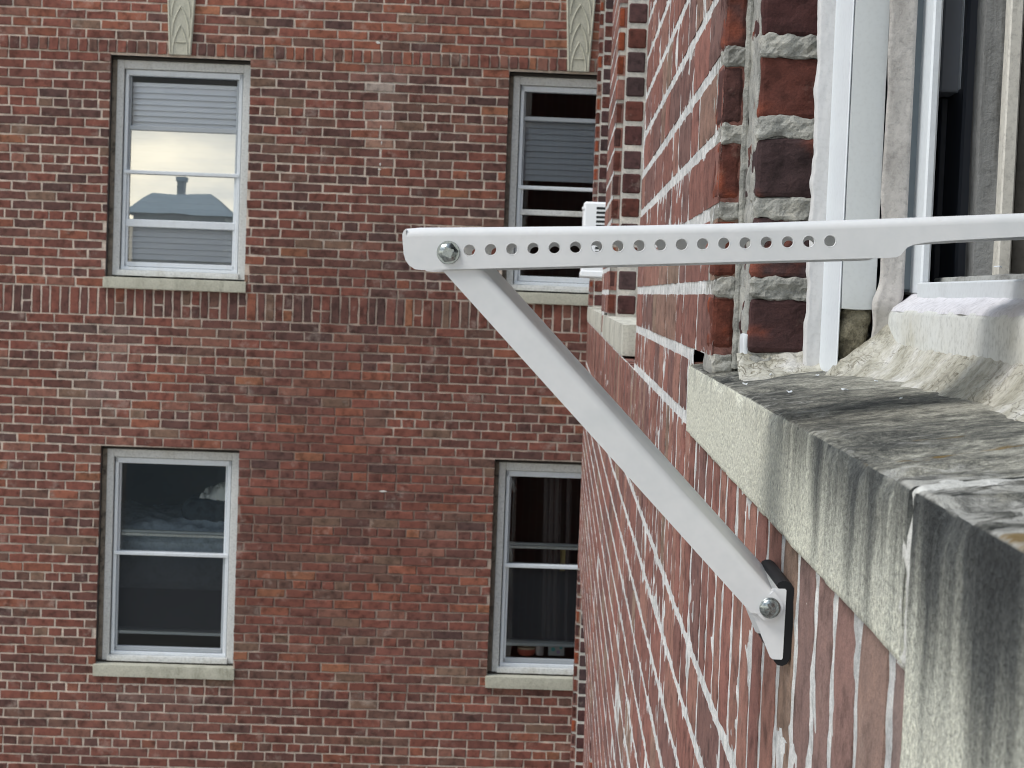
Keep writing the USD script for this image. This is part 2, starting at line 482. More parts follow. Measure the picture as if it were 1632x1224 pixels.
laid = lay(rows, -6.0, 3.4, fholes, rng, tone_far, proud=.0012)
far_building = thing('brick_building', 'red brick apartment wing across the courtyard with four white sash windows', 'building', (FN * D)[:3] * 1 + np.array([0, 0, -H]))
u, zz, f = wall_skin(-6.0, 3.4, zlow, zhigh, fholes, .12)
obj('mortar_bed', (far((np.column_stack([u, np.full(len(u), -.0042), zz]), f))), M_mortar, far_building, tint=mortar_far(u, zz))

# beyond what the picture shows, the same wall in plain coursed brick texture
M_brickfar = mat('coursed_brick', {
    'g': ('geometry', {}), 'm': ('mapping', {'rotation': (math.pi / 2, 0, 0)}),
    'b': ('brick_texture', {'scale': 1.0, 'brick_width': BR, 'row_height': C, 'mortar_size': .005, 'color1': (.2, .06, .048), 'color2': (.11, .046, .042), 'mortar': (.40, .335, .285)}),
    'p': ('principled_bsdf', {'roughness': .9})}, [('g.position', 'm.vector'), ('m.vector', 'b.vector'), ('b.color', 'p.base_color')])
sides = [far(bx(-18, -6, -.6, 0, -H, 8)), far(bx(3.4, 18, -.6, 0, -H, 8)), far(bx(-6, 3.4, -.6, 0, zhigh, 8)), far(bx(-6, 3.4, -.6, 0, -H, zlow)), far(bx(-18, 18, -9, -2.6, -H, 8)), far(bx(-18, 18, -9, .2, 8, 8.25))]
obj('outer_wall', cat_mesh(sides)[:2], M_brickfar, far_building)


def near_edge_px(py):
    """x of the near wing's silhouette in the picture at a given row (used only to rank the bricks by how much of them shows)"""
    return 955 - .02 * py


beam_px = Polygon([(640, 361), (1632, 338), (1632, 378), (1440, 395), (1425, 411), (665, 430), (640, 395)])
strut_px = Polygon([(703, 428), (1195, 976), (1245, 950), (783, 428)])
hidden = unary_union([beam_px, strut_px])


def rank(pieces, to_world, clip=True):
    sc = []
    for i, (a, b, c, d, pr, dep, t) in enumerate(pieces):
        P = to_world(np.array([[a, pr, c], [b, pr, c], [b, pr, d], [a, pr, d]]))
        xy = [project(p) for p in P]
        q = Polygon(xy).buffer(0)
        if clip:
            q = q.intersection(Polygon([(0, 0), (near_edge_px(0), 0), (near_edge_px(1224), 1224), (0, 1224)]))
        else:
            q = q.intersection(Polygon([(0, 0), (1632, 0), (1632, 1224), (0, 1224)]))
        sc.append(q.difference(hidden).area if q.area > 0 else 0)
    return np.array(sc)


sc = rank(laid, lambda v: oriented((v, [[0, 1, 2]]), FN * D, FU, -FN)[0])
order = np.argsort(-sc, kind='stable')
# the largest-looking pieces first: tall soldiers, full stretchers
top = set(order[:298].tolist())
rest = []
for i, (a, b, c, d, pr, dep, t) in enumerate(laid):
    v, f = brick_piece(a, b, c, d, pr, dep, rng)
    v, f = far((v, f))
    if i in top:
        obj('brick', (v, f), M_brick, far_building, tint=t)
    else:
        rest.append((v, f, t))
v, f, t = cat_mesh(rest)
obj('brickwork', (v, f), M_brick, far_building, tint=t, kind='stuff')

# ---- far windows
def bar(s0, s1, w0, w1, z0, z1, ch=.004):
    return far(bx(s0, s1, w0, w1, z0, z1, ch))


def wavy_strip(s0, s1, w0, w1, z0, z1, rr, amp):
    v, f = rough_block(s0, s1, w0, w1, z0, z1, .02, .006, amp, 22, rr)
    return far((v, f))


def far_window(col, floor, kind, label):
    a, b = COLS[col]; z0, z1 = FLOORS[floor]
    ch = .004
    # outer timber frame (the part itself), set back behind the brick face
    fr = [bar(a + .035, a + .085, -.19, -.075, z0 + .015, z1 - .02), bar(b - .06, b - .004, -.19, -.075, z0 + .015, z1 - .02),
          bar(a + .085, b - .06, -.19, -.078, z1 - .085, z1 - .022)]
    w = obj('window', cat_mesh(fr)[:2], M_frame, far_building, label=label)
    obj('dirty_seal', wavy_strip(a - .002, a + .036, -.2, -.084, z0, z1 - .012, 3 + col, .004), M_dirty, w)
    obj('dirty_seal', wavy_strip(b - .006, b + .004, -.2, -.09, z0, z1 - .012, 5, .003), M_dirty, w)
    obj('dark_head_gap', bar(a + .002, b - .002, -.2, -.05, z1 - .024, z1 - .001), M_soot, w)
    if floor == 1:
        obj('dark_sill_gap', bar(a + .004, b - .004, -.19, -.062, z0 + .0045, z0 + .020, 0), M_soot, w)
    obj('sill_board', wavy_strip(a + .07, b - .05, -.2, -.052, z0 + .016, z0 + .058, 8 + floor, .004), M_frame, w)
    sa, sb = a + .092, b - .066
    # storm frame
    obj('storm_frame', cat_mesh([bar(sa, sa + .026, -.17, -.098, z0 + .06, z1 - .09), bar(sb - .026, sb, -.17, -.098, z0 + .06, z1 - .09), bar(sa, sb, -.17, -.098, z1 - .13, z1 - .088), bar(sa, sb, -.17, -.094, z0 + .058, z0 + .082)])[:2], M_storm, w)
    ia, ib = sa + .026, sb - .026
    mid = z0 + (.772 if floor == 0 else .812)
    obj('meeting_rail', bar(sa + .004, sb - .004, -.16, -.090, mid - .013, mid + .013), M_storm, w)
    for s0, s1 in ((ia, ia + .018), (ib - .018, ib)):
        obj('sash_stile', bar(s0, s1, -.158, -.112, z0 + .08, mid), M_greybar if kind == 'bed' else M_storm, w)
        obj('sash_stile', bar(s0, s1 - .004, -.172, -.128, mid, z1 - .13), M_greybar if kind != 'bed' else M_storm, w)
    gm = M_glass_b if kind == 'sky' else M_glass
    if kind == 'sky':
        obj('sash_rail', bar(ia + .01, ib - .01, -.172, -.124, z0 + 1.078, z0 + 1.112), M_greybar, w)
        obj('sash_rail', bar(ia, ib, -.158, -.106, z0 + .375, z0 + .43), M_storm, w)
        obj('sash_rail', bar(ia, ib, -.158, -.112, z0 + .085, z0 + .118), M_storm, w)
        obj('blind_head', bar(ia + .012, ib - .012, -.215, -.18, z0 + 1.40, z0 + 1.43), M_blind, w)
        zt, zb = z0 + 1.40, z0 + .14
    elif kind == 'ac':
        obj('sash_rail', bar(ia, ib, -.172, -.124, z0 + 1.262, z0 + 1.292), M_greybar, w)
        obj('sash_rail', bar(ia, ib, -.158, -.106, z0 + .572, z0 + .612), M_frame, w)
        obj('sash_rail', bar(ia, ib, -.158, -.112, z0 + .085, z0 + .125), M_storm, w)
        zt, zb = z0 + 1.26, z0 + .83
    else:
        obj('sash_rail', bar(ia, ib, -.235, -.20, z0 + .928, z0 + .948), M_frame, w)
        obj('sash_rail', bar(ia, ib, -.235, -.20, z0 + .952, z0 + .972), M_greybar, w)
        obj('sash_rail', bar(ia, ib, -.185, -.14, z0 + .205, z0 + .248), M_greybar, w)
        obj('sash_rail', bar(ia, ib, -.158, -.112, z0 + .084, z0 + .118), M_greybar, w)
        zt = None
    if zt:
        n = int((zt - zb) / .041)
        sl = []
        for k in range(n):
            zc = zt - (k + .5) * (zt - zb) / n
            v, f = bx(ia + .012, ib - .012, -.0245, .0245, -.0009, .0009)
            c_, s_ = math.cos(1.12), math.sin(1.12)
            y, q = v[:, 1].copy(), v[:, 2].copy()
            v = np.column_stack([v[:, 0], -.2 + y * c_ - q * s_ + rng.normal(0, .0006), zc - (y * s_ + q * c_) + rng.normal(0, .0008)])
            sl.append(far((v, f)))
        bl = M_blind if kind == 'sky' else M_blind_b
        bm = obj('blind', sl[0], bl, w)
        for q in sl[1:]:
            obj('slat', q, bl, w)
        obj('blind_cloth', bar(ia + .008, ib - .008, -.232, -.228, zb - (.02 if kind == 'sky' else .0), zt + .01, 0), bl, w)
    if kind in ('bed', 'ledge'):
        obj('insect_screen', far((np.array([[ia, -.125, z0 + .23], [ib, -.125, z0 + .23], [ib, -.125, mid], [ia, -.125, mid]]), np.array([[0, 1, 2], [0, 2, 3]]))), M_screen if kind == 'bed' else M_screen_b, w)
    if kind == 'sky':
        lights = ((z0 + .08, z0 + .40, -.135, M_glass), (z0 + .40, mid, -.135, M_glass_b), (mid, z0 + 1.095, -.15, M_glass_b), (z0 + 1.095, z1 - .13, -.15, M_glass_c))
    else:
        lights = ((z0 + .08, mid, -.135, gm), (mid, z1 - .13, -.15, gm))
    for p, q, wd, gg in lights:
        obj('pane', far((np.array([[ia, wd, p], [ib, wd, p], [ib, wd, q], [ia, wd, q]]), np.array([[0, 1, 2], [0, 2, 3]]))), gg, w)
    return w


far_window(0, 0, 'sky', 'upper window with white slatted blind and bright sky mirrored in its panes')
far_window(1, 0, 'ac', 'upper window with grey blind half lowered, partly hidden by the close wing')
far_window(0, 1, 'bed', 'lower window with dark panes and a bed behind them')
far_window(1, 1, 'ledge', 'lower window with a dark curtain and small pots on its ledge')
# rooms behind the windows
for (a, b) in COLS:
    for (c, d) in FLOORS:
        x = [far(bx(a - .5, b + .5, -2.5, -2.45, c - .7, d + .4)), far(bx(a - .5, a - .45, -2.45, -.24, c - .7, d + .4)), far(bx(b + .45, b + .5, -2.45, -.24, c - .7, d + .4)),
             far(bx(a - .45, b + .45, -2.45, -.24, d + .36, d + .4)), far(bx(a - .45, b + .45, -2.45, -.24, c - .7, c - .66)),
             far(bx(a - .45, a - .001, -.30, -.24, c - .66, d + .36)), far(bx(b + .001, b + .45, -.30, -.24, c - .66, d + .36)),
             far(bx(a - .001, b + .001, -.30, -.24, c - .66, c - .001)), far(bx(a - .001, b + .001, -.30, -.24, d + .001, d + .36)),
             far(bx(a - .02, a - .004, -.24, -.035, c, d)), far(bx(b + .004, b + .02, -.24, -.035, c, d)), far(bx(a, b, -.24, -.06, d + .002, d + .02)), far(bx(a, b, -.24, -.04, c - .02, c + .002))]
        obj('room', cat_mesh(x)[:2], M_room, far_building)

# ---- stone sills and carved keystones
for ci, (a, b) in enumerate(COLS):
    for fi, (c, d) in enumerate(FLOORS):
        lo = .077 if fi == 0 else .084
        v, f = rough_block(a - .012, b + .014, -.19, .028, c - lo, c + .004, .016, .005, .0028, 30, 4 + ci)
        obj('stone_sill', far((v, f)), M_stone_far, far_building, smooth=40)


M_splash = plain('white_paint_mark', (.62, .61, .58), .8)
r4 = np.random.default_rng(9)
for (px, py, a, b) in ((611, 783, .030, .008), (603, 68, .018, .012), (607, 203, .007, .022), (608, 228, .006, .016), (606, 262, .006, .014), (605, 270, .016, .006), (606, 244, .005, .012)):
    d = ray(px, py); X = d * (D / (d @ FN)); ss, zz2 = X @ FU, X[2]
    th = np.linspace(0, 2 * math.pi, 11)[:-1]; rr = r4.uniform(.6, 1.1, 10)
    o = np.column_stack([ss + a * rr * np.cos(th), np.full(10, .0030), zz2 + b * rr * np.sin(th)])
    v = np.vstack([[[ss, .0040, zz2]], o]); obj('paint_splash', far((v, np.array([[0, 1 + i, 1 + (i + 1) % 10] for i in range(10)]))), M_splash, far_building)


def keystone(sc_, ztop):
    zb = ZR + .004
    def half(z):
        return .079 + (z - zb) * .052
    P = np.array([(sc_ - half(zb), zb), (sc_ + half(zb), zb), (sc_ + half(ztop), ztop), (sc_ - half(ztop), ztop)])
    m = trimesh.creation.extrude_polygon(Polygon(P), .04, engine='earcut'); v = np.asarray(m.vertices)
    body = far((np.column_stack([v[:, 0], v[:, 2] - .012, v[:, 1]]), np.asarray(m.faces)[:, ::-1]))
    k = obj('keystone', body, M_stone_far, far_building)
    def rib(pts, r=.006):
        pts = np.asarray(pts)
        parts = []
        for p, q in zip(pts[:-1], pts[1:]):
            d = q - p; L = np.hypot(*d); t = d / L; nn = np.array([-t[1], t[0]])
            o = np.array([p - t * .001 + nn * r, p - t * .001 - nn * r, q + t * .001 - nn * r, q + t * .001 + nn * r])
            inn = np.array([p + nn * r * .3, p - nn * r * .3, q - nn * r * .3, q + nn * r * .3])
            v = np.vstack([np.column_stack([o[:, 0], np.full(4, .027), o[:, 1]]), np.column_stack([inn[:, 0], np.full(4, .0345), inn[:, 1]])])
            fq = [[4, 5, 6, 7], [0, 1, 5, 4], [1, 2, 6, 5], [2, 3, 7, 6], [3, 0, 4, 7]]
            fq = np.array(fq); parts.append((v, np.vstack([fq[:, [0, 1, 2]], fq[:, [0, 2, 3]]])))
        v, f, _ = cat_mesh(parts)
        return far((v, f))
    rel = []
    zc, n = zb + .105, 3
    for i in range(4):
        base = zb + .0 + .135 * i; hw = half(base) - .026; top = base + .21
        th = np.linspace(0, 1, 9)
        L = [(sc_ - hw * (1 - t ** 2.2), base + (top - base) * t) for t in th]
        R = [(sc_ + hw * (1 - t ** 2.2), base + (top - base) * t) for t in th]
        keep = lambda pts: [p for p in pts if p[1] < ztop - .01]
        for q in (keep(L), keep(R)):
            if len(q) > 1:
                rel.append(rib(q))
    rel.append(rib([(sc_ - .045, zb + .088), (sc_ + .04, zb + .088)], .004))
    for sg in (-1, 1):
        rel.append(rib([(sc_ + sg * (half(zb) - .009), zb + .01), (sc_ + sg * (half(ztop) - .009), ztop - .01)], .007))
    obj('carved_tracery', cat_mesh(rel)[:2], M_stone_far, k)


keystone(-2.075, ZR + .62)
keystone(.80, ZR + .62)

# ---- things at the far windows
M_acw = plain('cooler_white', (.70, .72, .75), .45)
M_slot = plain('slot_dark', (.01, .014, .016), .8)
YA = 7.4
ax0, az1 = ony(931, 321, YA)[[0, 2]]; az0 = ony(931, 441, YA)[2]; asx = ony(950.5, 340, YA)[0]
ac = thing('window_air_conditioner', 'white window air conditioner with slotted side jutting from the close brick wing', 'air conditioner', (.2, YA + .25, az0))
obj('casing', bx(ax0, .62, YA, YA + .46, az0 + .012, az1, .008), M_acw, ac)
obj('base_pan', bx(ax0 - .004, .60, YA - .004, YA + .464, az0, az0 + .026, .004), M_acw, ac)
obj('side_flange', bx(ax0 - .007, ax0 + .004, YA + .002, YA + .05, az1 - .034, az1 - .022, .002), M_acw, ac)
k = 0
while az1 - .026 - k * .0184 > az0 + .05:
    zc = az1 - .026 - k * .0184; k += 1
    obj('louvre', bx(asx, asx + .30, YA - .0015, YA + .004, zc - .0052, zc + .0052, .001), M_slot, ac)

M_sheet = grimy('grey_blue_bedding', (.52, .60, .70), (.34, .40, .48), 9, .4, .65, 60, rough=.9)
M_dark_cloth = grimy('dark_clothes', (.035, .045, .06), (.012, .014, .02), 14, .4, .6, 80, rough=.95)
M_gauze = plain('pale_gauze', (.80, .82, .84), .8)
bed = thing('bed', 'bed with grey blue sheets behind the panes of the lower window', 'bed', far((np.array([[-2.05, -.9, -2.5]]), [[0, 0, 0]]))[0][0])


def cloth(s0, s1, w0, w1, z, amp, sc_, seed, n=46):
    S, W = np.meshgrid(np.linspace(s0, s1, n), np.linspace(w0, w1, n))
    P = np.stack([S * sc_, W * sc_, 0 * S + seed], -1)
    e = np.minimum(np.minimum(S - s0, s1 - S), np.minimum(W - w0, w1 - W)) / max(.001, .12 * min(s1 - s0, w1 - w0))
    Z = z + (fbm(P, 5, seed) - .5) * 2 * amp - (np.clip(1 - e, 0, 1) ** 2) * amp * 1.2
    return far((np.column_stack([S.ravel(), W.ravel(), Z.ravel()]), grid(n, n)))


obj('mattress', far(bx(-2.9, -1.2, -1.9, -.45, -2.35, -1.94, .05)), M_sheet, bed)
obj('rumpled_sheet', cloth(-2.9, -1.2, -1.9, -.42, -1.87, .07, 6, 2), M_sheet, bed, smooth=True)
pile = thing('clothes_pile', 'heap of dark clothes and pale netting lying on the bed', 'clothes', far((np.array([[-1.8, -.8, -1.85]]), [[0, 0, 0]]))[0][0])
obj('dark_clothes', far(rough_block(-2.08, -1.52, -1.2, -.75, -1.88, -1.69, .02, .07, .035, 12, 3)), M_dark_cloth, pile, smooth=True)
obj('pale_netting', cloth(-1.98, -1.55, -1.25, -.8, -1.635, .09, 11, 5), M_gauze, pile, smooth=True)

M_curtain = plain('taupe_curtain', (.11, .095, .095), .9)
cur = thing('curtain', 'narrow taupe curtain hanging inside the lower window beside the near wall', 'curtain', far((np.array([[.82, -.32, -2.6]]), [[0, 0, 0]]))[0][0])
for s0, s1 in ((.70, .83), (.87, .91)):
    ss = np.linspace(s0, s1, 40); zs = np.linspace(-2.66, -1.3, 24)
    S, Z = np.meshgrid(ss, zs)
    W = -.34 + .016 * np.sin(S * 150) + .01 * np.sin(Z * 3)
    obj('curtain_panel', far((np.column_stack([(S + (Z + 2.0) * -.02).ravel(), W.ravel(), Z.ravel()]), grid(40, 24))), M_curtain, cur, smooth=True)


def lathe(prof, s, w, z, sec=24):
    m = trimesh.creation.revolve(np.asarray(prof), sections=sec)
    v = np.asarray(m.vertices) + np.array([s, w, z]); return far((v, np.asarray(m.faces)))


zl = -2.725
M_terra = plain('red_bowl', (.42, .10, .07), .4); M_straw = plain('straw', (.50, .38, .27), .8); M_can = plain('pale_jar', (.42, .38, .40), .4); M_card = plain('grey_card', (.36, .38, .40), .7)
M_teal = plain('teal_print', (.10, .36, .38), .6); M_pink = plain('mauve_print', (.30, .22, .40), .6); M_yellow = plain('yellow_box', (.42, .33, .14), .7); M_label = plain('white_label', (.6, .6, .6), .7)
bowl = thing('bowl', 'red bowl with straw lid on ledge of lower window beside the near wall', 'bowl', far((np.array([[.60, -.29, zl]]), [[0, 0, 0]]))[0][0])
obj('dish', lathe([(0, 0), (.055, 0), (.068, .02), (.07, .045), (.062, .05), (0, .048)], .60, -.29, zl), M_terra, bowl, smooth=40)
obj('straw_lid', lathe([(0, .048), (.066, .048), (.067, .06), (.03, .066), (.026, .10), (0, .105)], .60, -.29, zl), M_straw, bowl, smooth=40)
jar = thing('jar', 'pale jar on window ledge between red bowl and patterned box', 'jar', far((np.array([[.70, -.29, zl]]), [[0, 0, 0]]))[0][0])
obj('glass_body', lathe([(0, 0), (.028, 0), (.03, .006), (.03, .07), (.024, .08), (0, .08)], .70, -.29, zl), M_can, jar, smooth=40)
obj('screw_cap', lathe([(0, .08), (.026, .08), (.026, .095), (0, .096)], .70, -.29, zl), M_label, jar, smooth=40)
box = thing('patterned_box', 'grey card box with teal and mauve spots on window ledge', 'box', far((np.array([[.82, -.29, zl]]), [[0, 0, 0]]))[0][0])
obj('carton', far(bx(.765, .885, -.33, -.27, zl, zl + .095, .003)), M_card, box)
for (ds, dz, rr, mm) in ((.80, .05, .016, M_teal), (.84, .03, .014, M_pink), (.858, .065, .013, M_teal)):
    v = [(ds, -.2685, zl + dz)] + [(ds + rr * math.cos(t), -.2685, zl + dz + rr * math.sin(t)) for t in np.linspace(0, 2 * math.pi, 17)[:-1]]
    obj('printed_spot', far((np.array(v), np.array([[0, 1 + i, 1 + (i + 1) % 16] for i in range(16)]))), mm, box)
ybox = thing('yellow_carton', 'yellow carton with white label behind upper sash of lower window', 'carton', far((np.array([[.80, -.4, -2.05]]), [[0, 0, 0]]))[0][0])
obj('carton_body', far(bx(.745, .875, -.47, -.40, -2.10, -1.93, .004)), M_yellow, ybox)
obj('label', far(bx(.785, .82, -.402, -.3985, -1.995, -1.955)), M_label, ybox)

# ------------------------------------------------------------------ near wing
XN = .1342                                 # brick face of the near wing
NU, NN = np.array([0, 1.0, 0]), np.array([-1.0, 0, 0])
Z0 = .0114                                 # a bed joint just above eye level


def near(mesh):
    return oriented(mesh, (XN, 0, 0), NU, NN)


W1 = (-.55, 1.568, -.064, 1.62); W2 = (3.15, 5.05, -.128, 1.62); W3 = (5.9, 8.6, -.128, 1.62)
L2 = (3.15, 5.05, -2.93, -1.28); L3 = (5.9, 8.6, -2.93, -1.28)
SILL_Y0, SILL_Y1 = -.75, 1.775
nholes = [W1, W2, W3, L2, L3]
brick_holes = nholes + [(SILL_Y0, SILL_Y1, -.1335, -.05), (5.75, 8.7, -.128, -.05), (3.15, 5.5, -.128, -.05)]
near_building = thing('apartment_building', 'brick apartment wing close by with stone window sill and open window', 'building', (XN, 1.5, -H))

nrows = []
for k in range(-24, 2):
    zt = Z0 - k * C
    nrows.append((zt - C, zt, 'h' if k % 6 == 1 else 's', .05 + (BR / 2 if k % 2 else 0) + (k // 6) * .017))
zt = Z0 - 2 * C
nrows.append((zt - .207, zt, 'soldier', .02)); zt -= .207
for k in range(44):
    nrows.append((zt - C, zt, 'h' if k % 6 == 4 else 's', .08 + (BR / 2 if k % 2 else 0) + (k // 6) * .023)); zt -= C
NPAL = np.array([(.225, .100, .082), (.200, .096, .082), (.162, .088, .080), (.265, .138, .110), (.240, .155, .122), (.150, .088, .080), (.222, .165, .125)])


def tone_near(y, z, rng):
    w = np.array([.30, .24, .14, .14, .06, .07, .05])
    t = NPAL[rng.choice(7, p=w)] * rng.uniform(.85, 1.18)
    t = .75 * t + .25 * np.array([.215, .108, .090])
    if z < -.13 and y < .98:                # brick under the sill, washed with lime
        q = np.clip((1.02 - y) / .22, 0, 1) * rng.uniform(.3, .9)
        t = t * (1 - q) + np.array([.25, .20, .185]) * q
    return t


nlaid = lay(nrows, .35, 8.75, brick_holes, rng, tone_near, depth=.022, half=.38, sd=.22)
nsc = rank(nlaid, lambda v: oriented((v, [[0, 1, 2]]), (XN, 0, 0), NU, NN)[0], clip=False)
# the reveals: brick ends and second wythe on the far side of each opening
jamb = []       # (x0, x1, y0, y1, z0, z1, tint, near)


def reveal(yj, zlo, zhi, close, seed):
    rr = np.random.default_rng(seed)
    for k in range(-30, 55):
        zt = Z0 - k * C
        if zt - C < zlo - .02 or zt > zhi + .02:
            continue
        gap = (.0088 if close else .0062)
        a, b = max(zt - C, zlo) + gap, min(zt, zhi) - gap
        if b - a < .015:
            continue
        dk = rr.random()
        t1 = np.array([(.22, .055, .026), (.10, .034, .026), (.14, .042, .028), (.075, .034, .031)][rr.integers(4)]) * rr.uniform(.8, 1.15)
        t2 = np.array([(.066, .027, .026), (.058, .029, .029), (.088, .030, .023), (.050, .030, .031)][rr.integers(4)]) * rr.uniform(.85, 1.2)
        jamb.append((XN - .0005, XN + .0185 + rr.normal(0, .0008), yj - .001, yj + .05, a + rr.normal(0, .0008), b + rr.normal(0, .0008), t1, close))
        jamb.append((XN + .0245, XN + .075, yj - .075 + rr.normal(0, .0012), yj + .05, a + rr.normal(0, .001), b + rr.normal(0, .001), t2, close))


reveal(1.568, -.05, .62, True, 1)
reveal(5.05, -.128, 1.6, False, 2); reveal(8.6, -.128, 1.6, False, 3); reveal(5.05, -2.9, -1.28, False, 4); reveal(8.6, -2.9, -1.28, False, 5)

norder = np.argsort(-nsc, kind='stable')
ntop = set(norder[:230].tolist())
nrest = []
for i, (a, b, c, d, pr, dep, t) in enumerate(nlaid):
    if nsc[i] > 25 and (a + b) / 2 < 3.4:
        v, f = rough_block(a, b, -dep, pr, c, d, .0135, .0022, .0016, 55, i % 97)
        keep = (v[f].mean(1)[:, 1] > -dep + .003)
        v, f = near((v, f[keep]))
    else:
        v, f = brick_piece(a, b, c, d, pr, dep, rng, .002, .002)
        v, f = near((v, f))
    if i in ntop:
        obj('brick', (v, f), M_brick_near, near_building, tint=t)
    else:
        nrest.append((v, f, t))
nj = 0
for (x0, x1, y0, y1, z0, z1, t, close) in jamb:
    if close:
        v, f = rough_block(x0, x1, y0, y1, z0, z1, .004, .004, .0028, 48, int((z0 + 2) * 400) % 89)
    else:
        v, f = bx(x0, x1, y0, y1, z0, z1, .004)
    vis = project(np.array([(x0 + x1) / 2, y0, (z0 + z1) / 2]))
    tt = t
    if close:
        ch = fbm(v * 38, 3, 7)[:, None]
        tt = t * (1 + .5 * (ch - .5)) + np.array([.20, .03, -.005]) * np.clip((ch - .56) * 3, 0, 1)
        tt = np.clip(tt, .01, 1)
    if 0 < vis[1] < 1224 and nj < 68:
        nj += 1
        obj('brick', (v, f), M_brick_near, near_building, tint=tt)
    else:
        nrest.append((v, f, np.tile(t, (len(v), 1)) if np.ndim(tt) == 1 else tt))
nrest = [(p[0], p[1], np.tile(p[2], (len(p[0]), 1)) if np.ndim(p[2]) == 1 else p[2]) for p in nrest]
v, f, t = cat_mesh(nrest)
obj('brickwork', (v, f), M_brick_near, near_building, tint=t, kind='stuff')

# mortar: a fine uneven skin where the camera skims along it, a coarse one beyond
def near_mortar(y0, y1, z0, z1, step, amp, holes, rec):
    u, q, f = wall_skin(y0, y1, z0, z1, holes, step)
    P = np.stack([u, q, 0 * u], -1)
    n1, n2 = fbm(P * 90, 4, 21), fbm(P * 16, 3, 22)
    w = -rec + (n1 - .5) * 1.9 * amp + 1.5 * amp * np.clip((n2 - .67) * 5, 0, 1)
    n3 = fbm(P * 7, 4, 23)
    c = np.array([.60, .61, .61])[None] * (.82 + .36 * n3[:, None]) * (1 - .25 * np.clip((n1[:, None] - .55) * 4, 0, 1))
    return near((np.column_stack([u, w, q]), f)), c


for (y0, y1, z0, z1, st) in ((.35, 1.9, -.75, .42, .0048), (1.9, 3.15, -.75, .62, .0065)):
    m, c = near_mortar(y0, y1, z0, z1, st, .0011, [h for h in brick_holes], .0013)
    obj('mortar_bed', m, M_mortar_near, near_building, tint=c)
strips = [(.35, 3.15, -3.3, -.75, .05), (.35, 1.9, .42, 1.63, .05), (1.9, 3.15, .62, 1.63, .05), (3.15, 8.75, -3.3, 1.63, .035)]
for (y0, y1, z0, z1, st) in strips:
    m, c = near_mortar(y0, y1, z0, z1, st, .0004, brick_holes, .0010)
    obj('mortar_bed', m, M_mortar, near_building, tint=c * .95)
# mortar inside the reveals
def slab(x0, x1, y0, y1, z0, z1):
    return bx(x0, x1, y0, y1, z0, z1)
for yj, zlo, zhi in ((5.05, -.128, 1.62), (8.6, -.128, 1.62), (5.05, -2.93, -1.28), (8.6, -2.93, -1.28)):
    obj('mortar_bed', slab(XN + .002, XN + .022, yj + .002, yj + .1, zlo, zhi), M_mortar, near_building, tint=(.42, .40, .37))
    obj('mortar_bed', slab(XN + .0225, XN + .09, yj - .071, yj + .1, zlo, zhi), M_mortar, near_building, tint=(.42, .40, .37))
jm = [rough_block(XN + .0012, XN + .0235, 1.5715, 1.66, -.066, .62, .0045, .002, .0022, 70, 4), rough_block(XN + .0235, XN + .082, 1.4975, 1.66, -.066, .62, .0045, .003, .003, 60, 6)]
v, f, _ = cat_mesh(jm)
obj('mortar_bed', (v, f), M_mortar_near, near_building, tint=np.array([.32, .32, .30])[None] * (.7 + .6 * fbm(v * 40, 4, 4)[:, None]))
# lumpy pointing standing proud between the reveal's courses
pt = []
for k in range(-8, 2):
    zc = Z0 - k * C
    pt.append(rough_block(XN + .0250, XN + .074, 1.4915, 1.52, zc - .0095, zc + .0095, .0028, .003, .0050, 120, 40 + k))
    pt.append(rough_block(XN + .001, XN + .0205, 1.5660, 1.60, zc - .0090, zc + .0090, .0028, .003, .0042, 120, 60 + k))
pt.append(rough_block(XN + .0185, XN + .0245, 1.563, 1.60, -.06, .60, .0035, .002, .0022, 90, 9))
v, f, _ = cat_mesh(pt)
obj('pointing', (v, f), M_mortar_near, near_building, tint=np.array([.33, .33, .305])[None] * (.6 + .8 * fbm(v * 60, 4, 14)[:, None]), kind='stuff')

# bulk of the near wing: everything out of the picture, in plain coursed texture
M_bricknear_far = mat('coursed_brick_side', {
    'g': ('geometry', {}), 'm': ('mapping', {'rotation': (math.pi / 2, 0, math.pi / 2)}),
    'b': ('brick_texture', {'scale': 1.0, 'brick_width': BR, 'row_height': C, 'mortar_size': .005, 'color1': (.25, .08, .06), 'color2': (.16, .066, .06), 'mortar': (.45, .42, .40)}),
    'p': ('principled_bsdf', {'roughness': .9})}, [('g.position', 'm.vector'), ('m.vector', 'b.vector'), ('b.color', 'p.base_color')])
blk = [bx(XN, XN + .4, -14, W1[0], -H, 8), bx(XN + .004, XN + .4, W1[0], .35, -H, -.135), bx(XN, XN + .4, W1[0], 8.75, 1.63, 8), bx(XN + .004, XN + .4, .35, 8.75, -H, -3.3),
       bx(XN + .4, 11, -14, 8.74, -H, -4), bx(XN + 1.8, 11, -14, 8.74, -4, 8), bx(XN + .01, 11, -14, 8.75, 8, 8.2), bx(XN + .03, XN + .4, .35, 3.14, -3.28, -.14),
       bx(XN + .09, XN + .4, 1.62, 3.14, -.2, 1.62), bx(XN + .095, XN + .4, 5.06, 5.89, -3.28, 1.62), bx(XN + .095, XN + 1.8, 8.61, 8.74, -4, 8), bx(XN + .03, XN + .4, 3.13, 8.74, -1.27, -.14), bx(XN + .02, XN + .4, 3.10, 3.148, -3.28, 1.62), bx(XN + .02, XN + .4, 5.85, 5.898, -3.28, 1.62)]
obj('outer_wall', cat_mesh(blk)[:2], M_bricknear_far, near_building)
# end face of the wing beyond the last opening
obj('end_wall', bx(XN + .003, XN + .1, 8.62, 8.749, -3.3, 1.62), M_bricknear_far, near_building)
